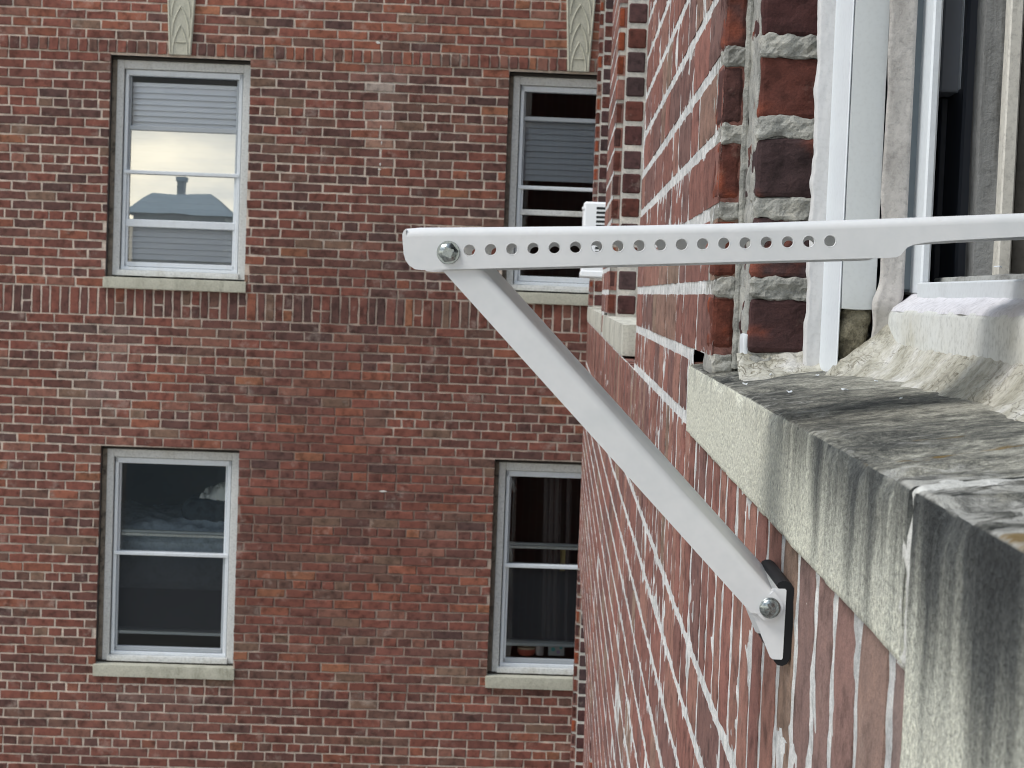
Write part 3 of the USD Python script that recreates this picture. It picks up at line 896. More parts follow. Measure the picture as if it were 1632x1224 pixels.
# windows further along the near wing
for (y0, y1, z0, z1) in (W2, W3, L2, L3):
    xa = XN + .10
    fr = [bx(xa, xa + .08, y0, y0 + .05, z0, z1), bx(xa, xa + .08, y1 - .05, y1, z0, z1), bx(xa, xa + .08, y0 + .05, y1 - .05, z1 - .05, z1), bx(xa, xa + .08, y0 + .05, y1 - .05, z0 + .06, z0 + .12), bx(xa + .01, xa + .07, (y0 + y1) / 2 - .03, (y0 + y1) / 2 + .03, z0 + .12, z1 - .05), bx(xa + .005, xa + .05, y0 + .05, y1 - .05, (z0 + z1) / 2 - .025, (z0 + z1) / 2 + .025)]
    w = obj('window', cat_mesh(fr)[:2], M_frame, near_building)
    for ya, yb in ((y0 + .05, (y0 + y1) / 2 - .03), ((y0 + y1) / 2 + .03, y1 - .05)):
        xg = xa + .03
        obj('pane', (np.array([[xg, ya, z0 + .12], [xg, yb, z0 + .12], [xg, yb, z1 - .05], [xg, ya, z1 - .05]]), np.array([[0, 1, 2], [0, 2, 3]])), M_glass, w)
    obj('room', bx(xa + .3, xa + .32, y0, y1, z0, z1), M_room, near_building)

# ---- stone sills
M_sill = mat('weathered_limestone', {
    'g': ('geometry', {}), 'sep': ('separate_xyz', {}), 'nsep': ('separate_xyz', {}),
    'ms': ('mapping', {'scale': (30, 30, 2.2)}), 'ns': ('noise_texture', {'scale': 1.0, 'detail': 5.0, 'roughness': .62}),        # run-down streaks
    'mt': ('mapping', {'scale': (55, 62, 60)}), 'nt': ('noise_texture', {'scale': 1.0, 'detail': 9.0, 'roughness': .78, 'distortion': .2}),    # soot on the top
    'nf': ('noise_texture', {'scale': 330, 'detail': 4.0, 'roughness': .75}),
    'nm': ('noise_texture', {'scale': 70, 'detail': 6.0, 'roughness': .7}),
    # how strongly the front is blackened along its length (old run-off), and towards its upper edge
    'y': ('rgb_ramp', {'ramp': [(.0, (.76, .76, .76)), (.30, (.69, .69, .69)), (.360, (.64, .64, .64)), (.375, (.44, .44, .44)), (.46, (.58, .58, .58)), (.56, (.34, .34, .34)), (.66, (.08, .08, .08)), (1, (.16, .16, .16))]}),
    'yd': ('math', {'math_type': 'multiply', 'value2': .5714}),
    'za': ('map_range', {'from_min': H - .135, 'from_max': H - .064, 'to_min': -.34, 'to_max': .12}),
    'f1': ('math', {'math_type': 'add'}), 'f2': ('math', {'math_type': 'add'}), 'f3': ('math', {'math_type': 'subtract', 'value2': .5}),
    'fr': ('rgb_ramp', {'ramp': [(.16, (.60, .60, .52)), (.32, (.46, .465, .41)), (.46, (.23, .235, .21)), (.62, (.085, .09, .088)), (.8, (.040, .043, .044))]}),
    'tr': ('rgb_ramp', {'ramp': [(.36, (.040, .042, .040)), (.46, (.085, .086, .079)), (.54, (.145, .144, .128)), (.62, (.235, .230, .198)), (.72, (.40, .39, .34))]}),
    'big': ('noise_texture', {'scale': 7.5, 'detail': 3.0, 'roughness': .5}), 'bg2': ('math', {'math_type': 'multiply_add', 'value2': .55, 'value3': -.275}), 'tadd': ('math', {'math_type': 'add'}),
    'inw': ('map_range', {'from_min': .15, 'from_max': .24, 'to_min': .02, 'to_max': .15, 'clamp': True}), 'tadd2': ('math', {'math_type': 'add'}),
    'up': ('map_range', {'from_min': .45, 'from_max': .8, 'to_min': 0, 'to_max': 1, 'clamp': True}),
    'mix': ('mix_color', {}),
    'ff': ('rgb_ramp', {'ramp': [(.30, (.42, .42, .42)), (.47, (.95, .95, .95)), (.7, (1.55, 1.55, 1.5))]}),
    'mul': ('mix_color', {'blend_type': 'multiply', 'fac': 1.0, 'use_clamp': False}),
    'lich': ('noise_texture', {'scale': 17, 'detail': 4.0, 'roughness': .6}), 'lr': ('rgb_ramp', {'ramp': [(.585, (0, 0, 0)), (.63, (.85, .85, .85))]}),
    'lm': ('math', {'math_type': 'multiply'}), 'ly': ('map_range', {'from_min': .90, 'from_max': .76, 'to_min': 0, 'to_max': 1, 'clamp': True}), 'lm2': ('math', {'math_type': 'multiply'}),
    'lmix': ('mix_color', {'b': (.20, .125, .03)}),
    'cn': ('noise_texture', {'scale': 48, 'detail': 7.0, 'roughness': .7, 'distortion': 1.2}), 'cy': ('map_range', {'from_min': .74, 'from_max': .65, 'to_min': 0, 'to_max': .16, 'clamp': True}),
    'cx': ('map_range', {'from_min': .215, 'from_max': .15, 'to_min': -.1, 'to_max': 0, 'clamp': True}), 'ca': ('math', {'math_type': 'add'}), 'cb': ('math', {'math_type': 'add'}),
    'cr': ('rgb_ramp', {'ramp': [(.56, (0, 0, 0)), (.70, (.85, .85, .85))]}), 'cm': ('math', {'math_type': 'multiply'}), 'cmix': ('mix_color', {'b': (.50, .495, .46)}),
    'bh': ('math', {'math_type': 'add'}),
    'b': ('bump', {'strength': 1.0, 'distance': .0026}),
    'p': ('principled_bsdf', {'roughness': .92, 'specular_ior_level': .2})},
    [('g.position', 'sep.vector'), ('g.normal', 'nsep.vector'), ('g.position', 'ms.vector'), ('ms.vector', 'ns.vector'), ('g.position', 'mt.vector'), ('mt.vector', 'nt.vector'),
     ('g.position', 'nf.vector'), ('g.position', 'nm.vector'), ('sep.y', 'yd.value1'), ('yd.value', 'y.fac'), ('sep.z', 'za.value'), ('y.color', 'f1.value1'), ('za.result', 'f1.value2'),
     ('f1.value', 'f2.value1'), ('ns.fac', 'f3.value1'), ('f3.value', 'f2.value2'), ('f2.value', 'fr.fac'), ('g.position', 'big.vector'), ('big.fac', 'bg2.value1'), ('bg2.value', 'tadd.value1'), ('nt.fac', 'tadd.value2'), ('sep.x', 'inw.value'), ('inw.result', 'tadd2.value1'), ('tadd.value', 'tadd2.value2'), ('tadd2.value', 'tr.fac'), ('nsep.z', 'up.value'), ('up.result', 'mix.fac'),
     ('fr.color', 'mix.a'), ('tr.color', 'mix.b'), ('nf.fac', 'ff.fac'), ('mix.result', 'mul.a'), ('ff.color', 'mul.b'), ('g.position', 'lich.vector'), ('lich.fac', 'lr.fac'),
     ('lr.color', 'lm.value1'), ('up.result', 'lm.value2'), ('sep.y', 'ly.value'), ('lm.value', 'lm2.value1'), ('ly.result', 'lm2.value2'), ('lm2.value', 'lmix.fac'), ('g.position', 'cn.vector'), ('sep.y', 'cy.value'), ('sep.x', 'cx.value'), ('cn.fac', 'ca.value1'), ('cy.result', 'ca.value2'), ('ca.value', 'cb.value1'), ('cx.result', 'cb.value2'), ('cb.value', 'cr.fac'), ('cr.color', 'cm.value1'), ('up.result', 'cm.value2'), ('cm.value', 'cmix.fac'), ('mul.result', 'cmix.a'), ('cmix.result', 'lmix.a'),
     ('lmix.result', 'p.base_color'), ('nf.fac', 'bh.value1'), ('nm.fac', 'bh.value2'), ('bh.value', 'b.height'), ('b.normal', 'p.normal')])
XS = .1305


def sill_profile(r=.0035, zb=-.1335):
    p = [(XN + .03, zb), (XS + .002, zb), (XS, zb + .002)]
    p += [(XS, z) for z in np.linspace(zb + .0045, -.0700, 14)]
    for t in np.linspace(0, math.pi / 2, 6)[1:]:
        p.append((XS + r - r * math.cos(t), -.0685 + r * math.sin(t) * .9))
    x0, z0 = p[-1]
    p += [(x0 + d, z0 + d * .135) for d in np.linspace(.004, .135, 24)]
    return p


chip = lambda P: -.0045 * np.clip((fbm(P * np.array([1, 26, 1]) , 3, 77) - .52) * 6, 0, 1) * np.exp(-((P[..., 2] + .066) / .006) ** 2)
for (y0, y1, sd_, zb) in ((.6505, SILL_Y1, 3, -.1335), (-.7, .6415, 8, -.190)):
    n = int((y1 - y0) / .0052)
    v, f = sweep(sill_profile(zb=zb), np.linspace(y0, y1, n), .0011, 45, sd_, extra=chip)
    cap = []
    for yy in (y0, y1):
        pr = np.array(sill_profile(zb=zb)); cv = np.column_stack([pr[:, 0], np.full(len(pr), yy), pr[:, 1]]); cv = np.vstack([cv, [[XN + .12, yy, zb]]])
        cap.append((cv, np.array([[len(cv) - 1, i, i + 1] for i in range(len(cv) - 2)])))
    vv, ff, _ = cat_mesh([(v, f)] + cap)
    obj('stone_sill', (vv, ff), M_sill, near_building, smooth=45)
jo = [(p[0] + (.0008 if i < 4 else .0012), p[1] - .0004) for i, p in enumerate(sill_profile())]
v, f = sweep(jo, np.linspace(.634, .657, 22), .0030, 90, 5)
M_crust = grimy('white_joint_crust', (.60, .60, .57), (.36, .355, .33), 60, .4, .7, 300, rough=.95, bump=.8, bdist=.002)
obj('sill_joint', (v, f), M_crust, near_building, smooth=45)
M_sill2 = grimy('streaked_stone', (.50, .49, .43), (.16, .16, .14), 9, .40, .66, 200, (3, 3, .12), rough=.9, bump=.5)
for (y0, y1, zt) in ((3.70, 5.5, -.0575), (5.75, 8.7, -.0575)):
    v, f = rough_block(XS, XN + .16, y0, y1, zt - .068, zt, .02, .004, .002, 40, int(y0 * 10))
    obj('stone_sill', (v, f), M_sill2, near_building, smooth=40)
for (y0, y1) in ((3.1, 5.3), (5.8, 8.7)):
    obj('stone_sill', rough_block(XS, XN + .16, y0, y1, -2.93 - .0, -2.862, .03, .004, .002, 40, int(y0 * 10)), M_sill2, near_building, smooth=40)

# ---- our window: jamb build-up seen end on, then the ledge below it
M_paint = grimy('white_paint_old', (.60, .63, .655), (.43, .45, .46), 16, .52, .8, 240, (1, 1, .5), rough=.5, bump=.15, fc=.9)
M_paint_b = grimy('pale_blue_paint', (.60, .63, .64), (.50, .52, .52), 7, .5, .9, 300, (1, 1, .4), rough=.5, bump=.05, fc=.93)
M_seal = grimy('old_white_seal', (.56, .56, .565), (.40, .39, .37), 16, .48, .85, 260, (1, 1, .25), rough=.7, bump=.2, fc=.88)
M_bright = grimy('bright_white_trim', (.68, .72, .76), (.52, .53, .54), 8, .5, .85, 200, (1, 1, .3), rough=.4, bump=.05, fc=.92)
M_caulk = grimy('beige_caulk', (.47, .45, .43), (.30, .285, .27), 26, .42, .72, 180, rough=.8, bump=.7, bdist=.0014)
M_caulk_w = grimy('white_caulk', (.60, .59, .62), (.42, .41, .43), 28, .46, .75, 200, (1, .4, 1), rough=.75, bump=.6, bdist=.0014)
M_channel = plain('grey_blue_channel', (.26, .31, .345), .45)
M_black = plain('black_track', (.012, .013, .018), .5)
M_navy = plain('dark_track', (.022, .026, .036), .45)
M_greybox = plain('grey_plastic', (.20, .21, .235), .5)
M_wood = grimy('weathered_wood', (.23, .235, .235), (.06, .058, .054), 11, .42, .66, 120, (3, 3, .25), rough=.9, bump=.8, bdist=.002)
M_cream = grimy('cream_strip', (.60, .58, .53), (.42, .40, .35), 12, .45, .8, 200, (1, 1, .4), rough=.6)
M_brown = grimy('dun_board', (.135, .122, .105), (.09, .082, .07), 10, .4, .7, 160, (1, 1, .4), rough=.8)
M_cement = grimy('crumbling_cement', (.30, .275, .20), (.09, .08, .055), 60, .35, .6, 300, rough=.95, bump=1.0, bdist=.003)
ZT = .75
xj = lambda px, y: float(ony(px, 200, y)[0])
frame = obj('window_frame', rough_block(xj(1354, 1.38) - .0004, xj(1411, 1.38), 1.38, 1.62, -.004, ZT, .01, .003, .0004, 30, 3), M_paint_b, near_building, smooth=40)
obj('casing_edge', bx(xj(1354, 1.38) - .0016, xj(1354, 1.38) - .0002, 1.381, 1.475, -.064, ZT, .0006), M_bright, frame)
nz, nxx = 210, 22
zs2 = np.linspace(-.054, ZT, nz); A = np.linspace(0, 1, nxx)
edge = (fbm(np.stack([zs2 * 60, 0 * zs2, 0 * zs2], -1), 5, 41) - .5) * .0050
P = np.zeros((nz, nxx, 3))
P[..., 0] = (XN + .0685 + edge)[:, None] * (1 - A) + xj(1336, 1.47) * A
P[..., 1] = 1.470 + (.006 * np.clip(1 - A / .08, 0, 1) ** 2)[None, :]
P[..., 2] = zs2[:, None]
P[..., 1] += (fbm(P * np.array([140, 140, 45]), 4, 17) - .5) * .0022
obj('brick_seal', (P.reshape(-1, 3), grid(nxx, nz)), M_seal, frame, smooth=50)
obj('seal_groove', bx(xj(1327.5, 1.465), xj(1330, 1.465), 1.4655, 1.475, -.03, ZT), M_dirty, frame)
# caulk bead with a wavering edge
n = 190
zz_ = np.linspace(-.058, ZT, n); wav = (fbm(np.stack([zz_ * 9, 0 * zz_, 0 * zz_], -1), 4, 31) - .5) * .009
xa, xb = xj(1411, 1.375) - .0012, xj(1456, 1.372)
low = np.clip((.012 - zz_) / .06, 0, 1)
wide = np.exp(-((zz_ - .002) / .012) ** 2)
A = np.linspace(0, 1, 16)
L0 = xa + .0012 + wav * np.clip((zz_ + .03) / .03, .2, 1) - .005 * low - .005 * wide
L1 = xb - .011 * low + .001 * wide
P = np.zeros((n, 16, 3))
P[..., 0] = L0[:, None] * (1 - A) + L1[:, None] * A
P[..., 1] = 1.379 - (.0012 + .005 * wide)[:, None] * np.clip(np.minimum(A, 1 - A) / .12, 0, 1) ** .5
P[..., 2] = zz_[:, None]
P[..., 1] += (fbm(P * np.array([120, 120, 50]), 4, 8) - .5) * (.0022 + .008 * low[:, None])
obj('caulk_bead', (P.reshape(-1, 3), grid(16, n)), M_caulk, frame, smooth=True)
obj('channel', bx(xb - .002, xj(1478, 1.40), 1.392, 1.5, .012, ZT, .002), M_channel, frame)
obj('track_lip', bx(xj(1476, 1.36), xj(1491, 1.36), 1.352, 1.5, .010, ZT, .0015), M_bright, frame)
obj('track_back', bx(xj(1486, 1.45), xj(1570, 1.45), 1.50, 1.55, .0, ZT), M_black, frame)
zgb = float(ony(1510, 145, 1.40)[2])
obj('plastic_filler', bx(xj(1493, 1.41), xj(1531, 1.40), 1.405, 1.5, zgb, ZT, .0015), M_greybox, frame)
obj('filler_edge', bx(xj(1528.5, 1.395), xj(1531.5, 1.395), 1.398, 1.42, zgb + .0015, ZT, .0004), M_bright, frame)
obj('sash_track', bx(xj(1506, 1.42), xj(1520, 1.42), 1.44, 1.5, .015, zgb, .0015), M_navy, frame)
obj('sash_track', bx(xj(1536, 1.38), xj(1556, 1.38), 1.385, 1.5, .015, ZT, .002), M_navy, frame)
obj('weathered_stop', rough_block(xj(1561, 1.36), xj(1602, 1.36), 1.358, 1.6, .015, ZT, .008, .002, .0012, 40, 6), M_wood, frame, smooth=50)
obj('cream_stop', bx(xj(1600.5, 1.345), xj(1622, 1.345), 1.343, 1.6, .024, ZT, .0012), M_cream, frame)
obj('inner_board', bx(xj(1622, 1.352), xj(1622, 1.352) + .14, 1.352, 1.6, .018, ZT, .001), M_brown, frame)
# crumbling cement under the casing, and a smear of old caulk
obj('cement_patch', rough_block(xj(1357, 1.385), xj(1404, 1.385), 1.386, 1.5, -.062, -.001, .003, .004, .0065, 75, 9), M_cement, near_building, smooth=60)
# horizontal members along the opening
ysr = np.linspace(-.5, 1.385, 330)
led = obj('sub_sill', sweep([(.2585, -.07), (.2545, -.055), (.2535, -.03), (.2535, -.006), (.2555, -.0025), (.2625, -.001)], ysr, .0009, 30, 4), grimy('stained_white_sill', (.60, .61, .59), (.40, .37, .27), 11, .46, .72, 180, (1, .5, 1), rough=.7, bump=.4), near_building, smooth=40)
obj('caulk_band', sweep([(.2545, -.0035), (.2560, -.0005), (.2600, .0022), (.2655, .0050), (.2700, .0082), (.2725, .0100)], ysr, .0019, 38, 14), M_caulk_w, led, smooth=60)
obj('bottom_rail', sweep([(.2700, .0060), (.2695, .0085), (.2695, .0178), (.2705, .0190), (.290, .0190)], ysr[:-6], .0002, 20, 3), M_paint, led, smooth=30)
obj('worn_track', sweep([(.2890, .0180), (.2890, .0225), (.2900, .0236), (.312, .0240), (.316, .0262), (.36, .0275), (.46, .0275)], ysr, .0007, 60, 33), grimy('worn_grey_metal', (.33, .335, .32), (.10, .095, .085), 26, .40, .62, 260, (1, .35, 1), rough=.7, bump=.7), led, smooth=40)
M_fillet = mat('cracked_mortar', {
    'g': ('geometry', {}), 'n1': ('noise_texture', {'scale': 30, 'detail': 6.0, 'roughness': .65}), 'r1': ('rgb_ramp', {'ramp': [(.34, (.56, .55, .52)), (.46, (.47, .455, .40)), (.58, (.37, .355, .295)), (.72, (.22, .21, .175))]}),
    'mc': ('mapping', {'scale': (1.0, .45, 1.0)}), 'n2': ('noise_texture', {'scale': 62, 'detail': 3.0, 'roughness': .6, 'distortion': 1.6}), 'r2': ('rgb_ramp', {'ramp': [(.482, (1, 1, 1)), (.497, (.52, .49, .43)), (.503, (.52, .49, .43)), (.518, (1, 1, 1))]}),
    'n3': ('noise_texture', {'scale': 12, 'detail': 3.0}), 'r3': ('rgb_ramp', {'ramp': [(.44, (.15, .15, .15)), (.6, (1, 1, 1))]}), 'ck': ('mix_color', {'a': (1, 1, 1)}),
    'm1': ('mix_color', {'blend_type': 'multiply', 'fac': 1.0, 'use_clamp': False}), 'n4': ('noise_texture', {'scale': 260, 'detail': 4.0, 'roughness': .7}), 'r4': ('rgb_ramp', {'ramp': [(.3, (.7, .7, .7)), (.5, (1, 1, 1)), (.72, (1.12, 1.12, 1.12))]}),
    'm2': ('mix_color', {'blend_type': 'multiply', 'fac': 1.0, 'use_clamp': False}), 'ad': ('math', {'math_type': 'add'}), 'bw': ('rgb_to_bw', {}), 'b': ('bump', {'strength': .9, 'distance': .002}),
    'p': ('principled_bsdf', {'roughness': .95, 'specular_ior_level': .2})},
    [('g.position', 'n1.vector'), ('g.position', 'mc.vector'), ('mc.vector', 'n2.vector'), ('g.position', 'n3.vector'), ('g.position', 'n4.vector'), ('n1.fac', 'r1.fac'), ('n2.fac', 'r2.fac'), ('n3.fac', 'r3.fac'),
     ('r3.color', 'ck.fac'), ('r2.color', 'ck.b'), ('r1.color', 'm1.a'), ('ck.result', 'm1.b'), ('n4.fac', 'r4.fac'), ('m1.result', 'm2.a'), ('r4.color', 'm2.b'), ('m2.result', 'p.base_color'),
     ('ck.result', 'bw.color'), ('bw.val', 'ad.value1'), ('n4.fac', 'ad.value2'), ('ad.value', 'b.height'), ('b.normal', 'p.normal')])
# mortar fillet where the stone meets frame and pier
nx, ny = 60, 420
gx, gy = np.meshgrid(np.linspace(.150, .2575, nx), np.linspace(-.4, 1.50, ny))
top_z = -.0655 + (gx - XS) * .135
n1 = fbm(np.stack([gx * 30, gy * 14, 0 * gx], -1), 4, 61); n2 = fbm(np.stack([gx * 130, gy * 90, 0 * gx], -1), 4, 62)
d1 = .2575 - gx; d2 = 1.50 - gy
h = .026 * np.exp(-(d1 / (.008 + .016 * n1)) ** 1.3) + .026 * np.exp(-(np.clip(d2, 0, 1) / (.010 + .045 * n1)) ** 1.2) + .004 * np.clip((gx - .20) / .05, 0, 1)
h = h + .014 * np.exp(-(np.clip(1.379 - gy, 0, 1) / (.006 + .030 * n1)) ** 1.2) * np.clip((gx - .205) / .014, 0, 1) * (gy < 1.40)
gz = top_z - .0062 + h + (n1 - .5) * .003 + (n2 - .5) * .0036
obj('mortar_fillet', (np.column_stack([gx.ravel(), gy.ravel(), gz.ravel()]), grid(nx, ny)), M_fillet, near_building, smooth=60)
# paint drip on the joint of the reveal
obj('paint_drip', rough_block(XN + .021, XN + .0255, 1.497, 1.53, -.058, -.028, .003, .002, .001, 60, 2), M_bright, near_building, smooth=60)
# room behind our window
obj('room', cat_mesh([bx(1.4, 1.45, -.6, 1.7, -.6, 1.7), bx(.46, 1.4, 1.6, 1.65, -.6, 1.7), bx(.3, 1.4, -.6, 1.6, 1.63, 1.68), bx(.46, 1.4, -.6, 1.6, -.65, -.6), bx(.3, 1.4, -.66, -.6, -.6, 1.63)])[:2], M_room, near_building)

# flakes of paint lying on the sill
fl = []
r3 = np.random.default_rng(5)
for (px, py, s) in ((1187, 616, 3.4), (1258, 629, 3.2), (1303, 602, 2.2), (1345, 626, 3.4), (1396, 612, 2), (1475, 612, 3.6), (1545, 618, 3), (1436, 640, 1.6), (1228, 600, 1.4), (1590, 430, 4)):
    d = ray(px, py)
    if py < 500:
        Q = d * (.0282 / d[2]) if d[2] > 0 else d
    else:
        # meet the sloping top of the stone
        t = (-.0655 - XS * .135) / (d[2] - .135 * d[0]); Q = d * t
    a = r3.uniform(0, 6.28); r = s / 1000 * .75
    th = np.linspace(0, 2 * math.pi, 8)[:-1]
    rad = r * r3.uniform(.55, 1.1, 7)
    o = np.column_stack([rad * np.cos(th + a), rad * np.sin(th + a) * 1.6, r3.uniform(.0, .0012, 7)])
    v = np.vstack([o, o + [0, 0, .0006]]) + Q + np.array([0, 0, .0012])
    ff = [[0, i, i + 1] for i in range(1, 6)] + [[7, 7 + i, 8 + i] for i in range(1, 6)] + [q for i in range(7) for q in ([i, (i + 1) % 7, 7 + (i + 1) % 7], [i, 7 + (i + 1) % 7, 7 + i])]
    fl.append((v, np.array(ff)))
tag(obj('paint_flakes', cat_mesh(fl)[:2], M_bright), 'scattered white flakes of old paint lying on the dark stone sill', 'paint flakes', kind='stuff')

# ------------------------------------------------------------------ the air conditioner support bracket
YB = .968                                  # its near cheek
WB = .086                                  # width between cheeks
br = thing('support_bracket', 'white perforated steel support bracket braced from the sill against the brick wall', 'bracket', onx(1256, 1050, XN))
XZ = lambda px, py, y=YB: ony(px, py, y)[[0, 2]]
outline = [(647.5, 364.0), (651.5, 362.9), (661, 362.3), (830, 361.0), (1000, 359.2), (1200, 354.8), (1400, 348.4), (1632, 339.2), (1900, 328.0), (1900, 367.0), (1632, 377.0), (1570, 380.2), (1510, 383.6), (1475, 386.6), (1456, 390.0), (1446, 394.5), (1441, 400), (1436, 406.5), (1429, 409.8), (1420, 410.8),
           (1200, 416.6), (1000, 421.8), (830, 426.6), (672, 430.4), (661, 429.0), (652, 423.0), (646, 414.5), (643.2, 404), (641.2, 380), (641.2, 373), (643.2, 367.8)]
RB = .0048                                 # bend radius of the folded steel
TS = .0016
pts = np.array([XZ(*p) for p in outline])
top_n = 6
topline = pts[:9]
poly = Polygon(pts).buffer(0)
holes = []
for i in range(18):
    t = i / 17
    holes.append((748.3 + (1323 - 748.3) * t, 398.9 + (384.2 - 398.9) * t - 1.2 * 4 * t * (t - 1) * -.45))
hr = 9.2 / FPX * YB / fw[1]
cut_poly = poly.intersection(Polygon(np.vstack([topline - [0, RB], topline[::-1][:1] - [0, .2], topline[:1] - [.02, .2], topline[:1] - [.02, -.001 + .0055]])).buffer(0))
cut_poly = poly.difference(Polygon(np.vstack([topline + [0, .02], (topline - [0, RB])[::-1]])).buffer(1e-6))
hp = [Point(*XZ(*h)).buffer(hr, 20) for h in holes]
cheek = cut_poly.difference(unary_union(hp))
cheek = max(getattr(cheek, 'geoms', [cheek]), key=lambda g_: g_.area)
tl = np.array([[np.interp(x, topline[:, 0], topline[:, 0]), 0] for x in topline[:, 0]])
xs = np.linspace(topline[0, 0], topline[-1, 0], 60); zs_ = np.interp(xs, topline[:, 0], topline[:, 1])


def folded_top(rb, y0, y1, off=0.0):
    th = np.linspace(0, math.pi / 2, 9)
    prof = [(y0 + rb - (rb - off) * math.cos(t), -rb + (rb - off) * math.sin(t)) for t in th]
    prof += [(y1 - rb + (rb - off) * math.sin(t), -rb + (rb - off) * math.cos(t)) for t in th]
    prof = np.array(prof)
    P = np.zeros((len(xs), len(prof), 3)); P[..., 0] = xs[:, None]; P[..., 1] = prof[None, :, 0]; P[..., 2] = zs_[:, None] + prof[None, :, 1]
    c0 = P[0]; m_ = len(c0)
    cap = np.array([[0, i, i + 1] for i in range(1, m_ - 1)])
    return P.reshape(-1, 3), np.vstack([grid(len(prof), len(xs)), cap])


y0, y1 = YB, YB + WB
front = extrude(cheek, y0, y0 + TS); back = extrude(cheek, y1 - TS, y1)
rim = []
for h in hp:                               # pressed lip of each hole
    c = np.array(h.centroid.coords[0]); th = np.linspace(0, 2 * math.pi, 33)[:-1]
    ring = []
    for (r_, yy) in ((hr + .0003, y0 - .00005), (hr + .0001, y0 - .0001), (hr - .0002, y0 + .0003), (hr - .0002, y0 + TS)):
        ring.append(np.column_stack([c[0] + r_ * np.cos(th), np.full(32, yy), c[1] + r_ * np.sin(th)]))
    v = np.vstack(ring); ff = []
    for a in range(3):
        for k in range(32):
            j = (k + 1) % 32
            ff += [[a * 32 + k, a * 32 + j, a * 32 + 32 + j], [a * 32 + k, a * 32 + 32 + j, a * 32 + 32 + k]]
    rim.append((v, np.array(ff)))
beam_mesh = cat_mesh([front, back, folded_top(RB, y0, y1), folded_top(RB, y0, y1, TS)])[:2]
beam = obj('support_beam', beam_mesh, M_white, br, smooth=30)
for r_ in rim:
    obj('hole_lip', r_, M_white, beam, smooth=50)

# brace: folded channel running from the outer bolt down to the wall foot
YS = YB + .0024
WS = WB - .0048
c2 = XZ(1226.5, 968.5, YS); r2 = 21.5 / FPX * YS / fw[1]
A_, B_ = XZ(690, 414, YS), XZ(1196.5, 976.5, YS)
Cn, Dn = XZ(1240.5, 950.5, YS), XZ(757, 414, YS)
th = np.linspace(math.radians(48), math.radians(-150), 22)
arc = np.array([c2 + r2 * np.array([math.cos(t), math.sin(t)]) for t in th])
strut = Polygon(np.vstack([[A_, B_], arc[::-1], [Cn, Dn]])).buffer(0).union(Polygon(np.vstack([[A_], [B_], [Cn], [Dn]]))).buffer(0)
strut = max(getattr(strut, 'geoms', [strut]), key=lambda g_: g_.area)
# fold line on the upper edge
e0, e1 = Dn, Cn
ed = (e1 - e0) / np.linalg.norm(e1 - e0); en = np.array([ed[1], -ed[0]])
if en[1] < 0:
    en = -en
rb2 = .0042
sfront = strut.difference(Polygon([e0 - ed * .01 + en * .02, e1 - ed * .004 + en * .02, e1 - ed * .004 - en * rb2, e0 - ed * .01 - en * rb2]))
sfront = max(getattr(sfront, 'geoms', [sfront]), key=lambda g_: g_.area)
L_ = np.linalg.norm(e1 - e0)
al = np.linspace(.0, L_ - .004, 30)


def folded_edge(off):
    th = np.linspace(0, math.pi / 2, 8)
    prof = [(YS + rb2 - (rb2 - off) * math.cos(t), -rb2 + (rb2 - off) * math.sin(t)) for t in th] + [(YS + WS - rb2 + (rb2 - off) * math.sin(t), -rb2 + (rb2 - off) * math.cos(t)) for t in th]
    prof = np.array(prof); prof[:, 1] += .0042 * np.clip((prof[:, 0] - YS - rb2) / WS, 0, 1); P = np.zeros((len(al), len(prof), 3))
    q = e0[None] + al[:, None] * ed
    P[..., 0] = q[:, :1] + prof[None, :, 1] * en[0]; P[..., 2] = q[:, 1:] + prof[None, :, 1] * en[1]; P[..., 1] = prof[None, :, 0]
    return P.reshape(-1, 3), grid(len(prof), len(al))


obj('brace', cat_mesh([extrude(sfront, YS, YS + TS), extrude(sfront, YS + WS - TS, YS + WS), folded_edge(0), folded_edge(TS)])[:2], M_white, br, smooth=30)

# foot: two cheeks and a web that carries the rubber pad
YF = YS + .0024
WF = WS - .0048
fo = [(1231, 938.6), (1251.5, 938.6), (1253.5, 941), (1247.5, 1049), (1245.5, 1051.5), (1231, 1050.5), (1227, 1047), (1199.5, 978), (1203, 962)]
fp = Polygon([XZ(*p, YF) for p in fo]).buffer(0)
web = Polygon([XZ(*p, YF) for p in ((1249.5, 938.6), (1253.3, 938.6), (1247.6, 1051.2), (1243.8, 1051.2))])
obj('wall_foot', cat_mesh([extrude(fp, YF, YF + TS), extrude(fp, YF + WF - TS, YF + WF), extrude(web, YF + TS, YF + WF - TS)])[:2], M_white, br, smooth=30)
pd = [(1246.5, 1052), (1253.2, 945), (1249, 940.5), (1240.5, 938), (1238.5, 933.5), (1241, 929), (1247, 926.4), (1254.5, 926.6), (1261.5, 930.5), (1265.5, 938), (1266.3, 955), (1265.4, 985), (1263.4, 1030), (1259.5, 1050), (1254.5, 1058.5), (1247, 1062), (1239.5, 1060.5), (1234, 1054.5), (1233.5, 1051.8)]
pp_ = Polygon([XZ(*p, YF) for p in pd]).buffer(0).buffer(.0006).buffer(-.0006)
obj('rubber_pad', extrude(pp_, YF + .0006, YF + WF + .004), M_rubber, br, smooth=40)


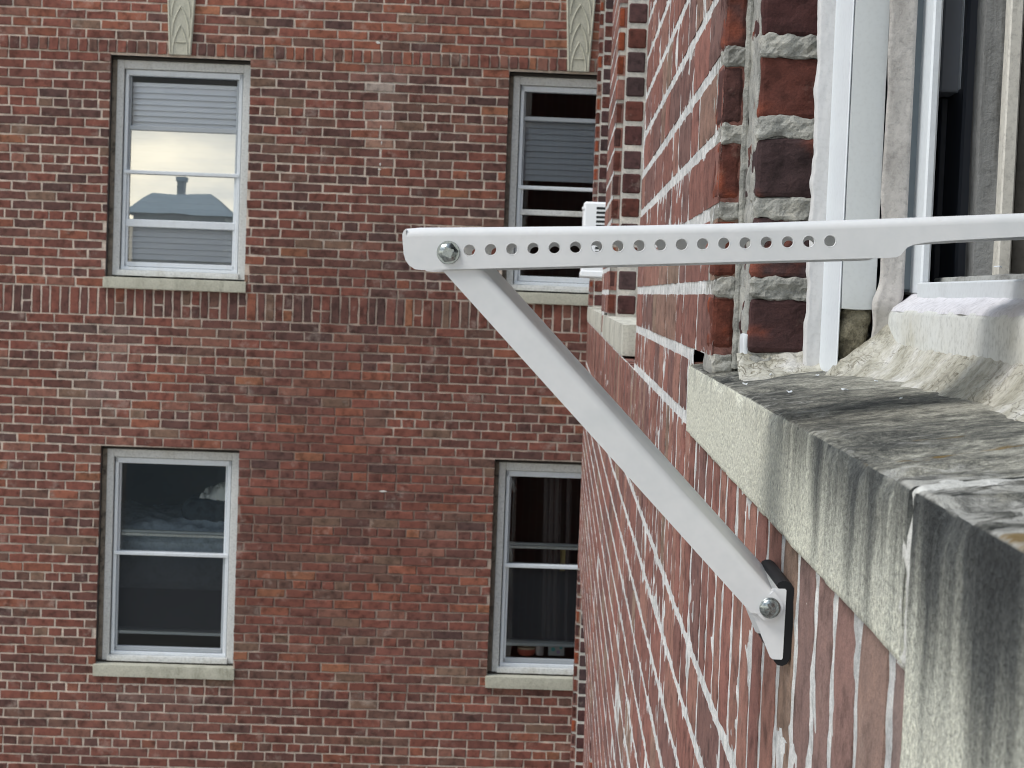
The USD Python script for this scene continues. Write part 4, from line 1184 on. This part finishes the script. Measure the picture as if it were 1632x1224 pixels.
def screw(c, r, hgt, hexed, yface, name):
    """Pan or flanged head with a cross recess, axis along -y."""
    prof = [(0, 0), (r, 0), (r, hgt * .16), (r * .94, hgt * .27)]
    if hexed:
        prof += [(r * .86, hgt * .33), (r * .80, hgt * .9), (r * .72, hgt), (0, hgt)]
    else:
        prof += [(r * math.cos(t) * .95, hgt * (.27 + .73 * math.sin(t))) for t in np.linspace(.1, math.pi / 2 - .02, 10)] + [(0, hgt)]
    if hexed:
        cs = m3.CrossSection([[(r * .86 * math.cos(math.radians(60 * k + 12)), r * .86 * math.sin(math.radians(60 * k + 12))) for k in range(6)]])
        m = m3.Manifold.cylinder(hgt * .22, r, r * .96, 48) + m3.Manifold.extrude(cs, hgt)
        dome = m3.Manifold.sphere(r * 1.25, 64).translate([0, 0, hgt - r * 1.27])
        m = m ^ (dome + m3.Manifold.cylinder(hgt * .22, r, r, 48))
        m = m - m3.Manifold.cylinder(hgt, r * .40, r * .52, 32).translate([0, 0, hgt * .80])
    else:
        m = m3.Manifold.revolve(m3.CrossSection([prof]), 48)
    sl = m3.Manifold.cube([r * 1.05, r * .24, hgt * .6], True) + m3.Manifold.cube([r * .24, r * 1.05, hgt * .6], True) + m3.Manifold.cylinder(hgt * .6, r * .1, r * .26, 16, True)
    m = m - sl.rotate([0, 0, 24]).translate([0, 0, hgt * 1.02])
    q = m.to_mesh(); v, f = np.asarray(q.vert_properties)[:, :3], np.asarray(q.tri_verts)
    v = np.column_stack([c[0] + v[:, 0], yface - v[:, 2], c[1] + v[:, 1]])
    return obj(name, (v, f), M_zinc, br, smooth=32)


k_ = YB / FPX / fw[1]
screw(XZ(714.5, 402.5), 18.6 * k_, .0042, True, YB, 'hex_bolt')
screw(XZ(1226.8, 968.5, YS), 16.8 * k_, .0038, False, YS - .0006, 'pan_screw')

# ------------------------------------------------------------------ houses across the courtyard, behind the eye (mirrored in the panes)
M_siding = grimy('pale_blue_siding', (.40, .50, .56), (.32, .40, .45), .8, .4, .7, 6, rough=.8)
M_roof = grimy('slate_roof', (.42, .52, .56), (.33, .42, .46), 1.0, .4, .7, 6, rough=.85)
M_chim = grimy('grey_chimney', (.34, .40, .44), (.22, .27, .30), 2.0, .4, .7, 8, rough=.9)
DY = -28.0


def mirrored(px, py, yhit, back=.135):
    """Where the sight line to a pixel lands at depth yhit after the far panes turn it back."""
    d = ray(px, py); P0 = d * ((D + back) / (d @ FN)); q = d - 2 * (d @ FN) * FN
    return P0 + q * ((yhit - P0[1]) / q[1])


hl, hr_, ht, he = mirrored(222, 298, DY), mirrored(318, 303, DY), mirrored(300, 300, DY), mirrored(372, 345, DY)
ch0, ch1 = mirrored(262, 287, DY), mirrored(273, 306, DY)
house = thing('gabled_house', 'distant house with hipped roof and chimney mirrored in the upper window panes', 'house', (hl[0], DY, -H))
xa_, xb_ = sorted((hl[0], hr_[0])); ex = abs(he[0] - hr_[0]); ez = he[2]; rz = ht[2]
hw_ = [(xa_ - .6, DY), (xb_ + ex, DY), (xb_ + ex, DY - 9), (xa_ - .6, DY - 9)]
sgn = 1 if hr_[0] > hl[0] else -1
e0x, e1x = (hl[0] - sgn * .5, hr_[0] + sgn * ex)
lo_, hi_ = min(e0x, e1x), max(e0x, e1x)
obj('wall', bx(lo_ + .3, hi_ - .3, DY - 9, DY - .3, -H, ez), M_siding, house)
V = np.array([(lo_, DY, ez), (hi_, DY, ez), (hi_, DY - 9.3, ez), (lo_, DY - 9.3, ez), (xa_, DY - 3.5, rz), (xb_, DY - 3.5, rz), (xb_, DY - 6, rz), (xa_, DY - 6, rz)])
Fq = np.array([[0, 1, 5, 4], [1, 2, 6, 5], [2, 3, 7, 6], [3, 0, 4, 7], [4, 5, 6, 7], [3, 2, 1, 0]])
rf = obj('roof', (V, np.vstack([Fq[:, [0, 1, 2]], Fq[:, [0, 2, 3]]])), M_roof, house)
cx = (ch0[0] + ch1[0]) / 2; cw = abs(ch1[0] - ch0[0]) / 2
obj('chimney', bx(cx - cw, cx + cw, DY - 4.6, DY - 3.8, rz - .8, ch0[2] * 1.07), M_chim, rf)
obj('chimney_cap', bx(cx - cw * 1.25, cx + cw * 1.25, DY - 4.7, DY - 3.7, ch0[2] * 1.07, ch0[2] * 1.07 + .14), M_siding, rf)
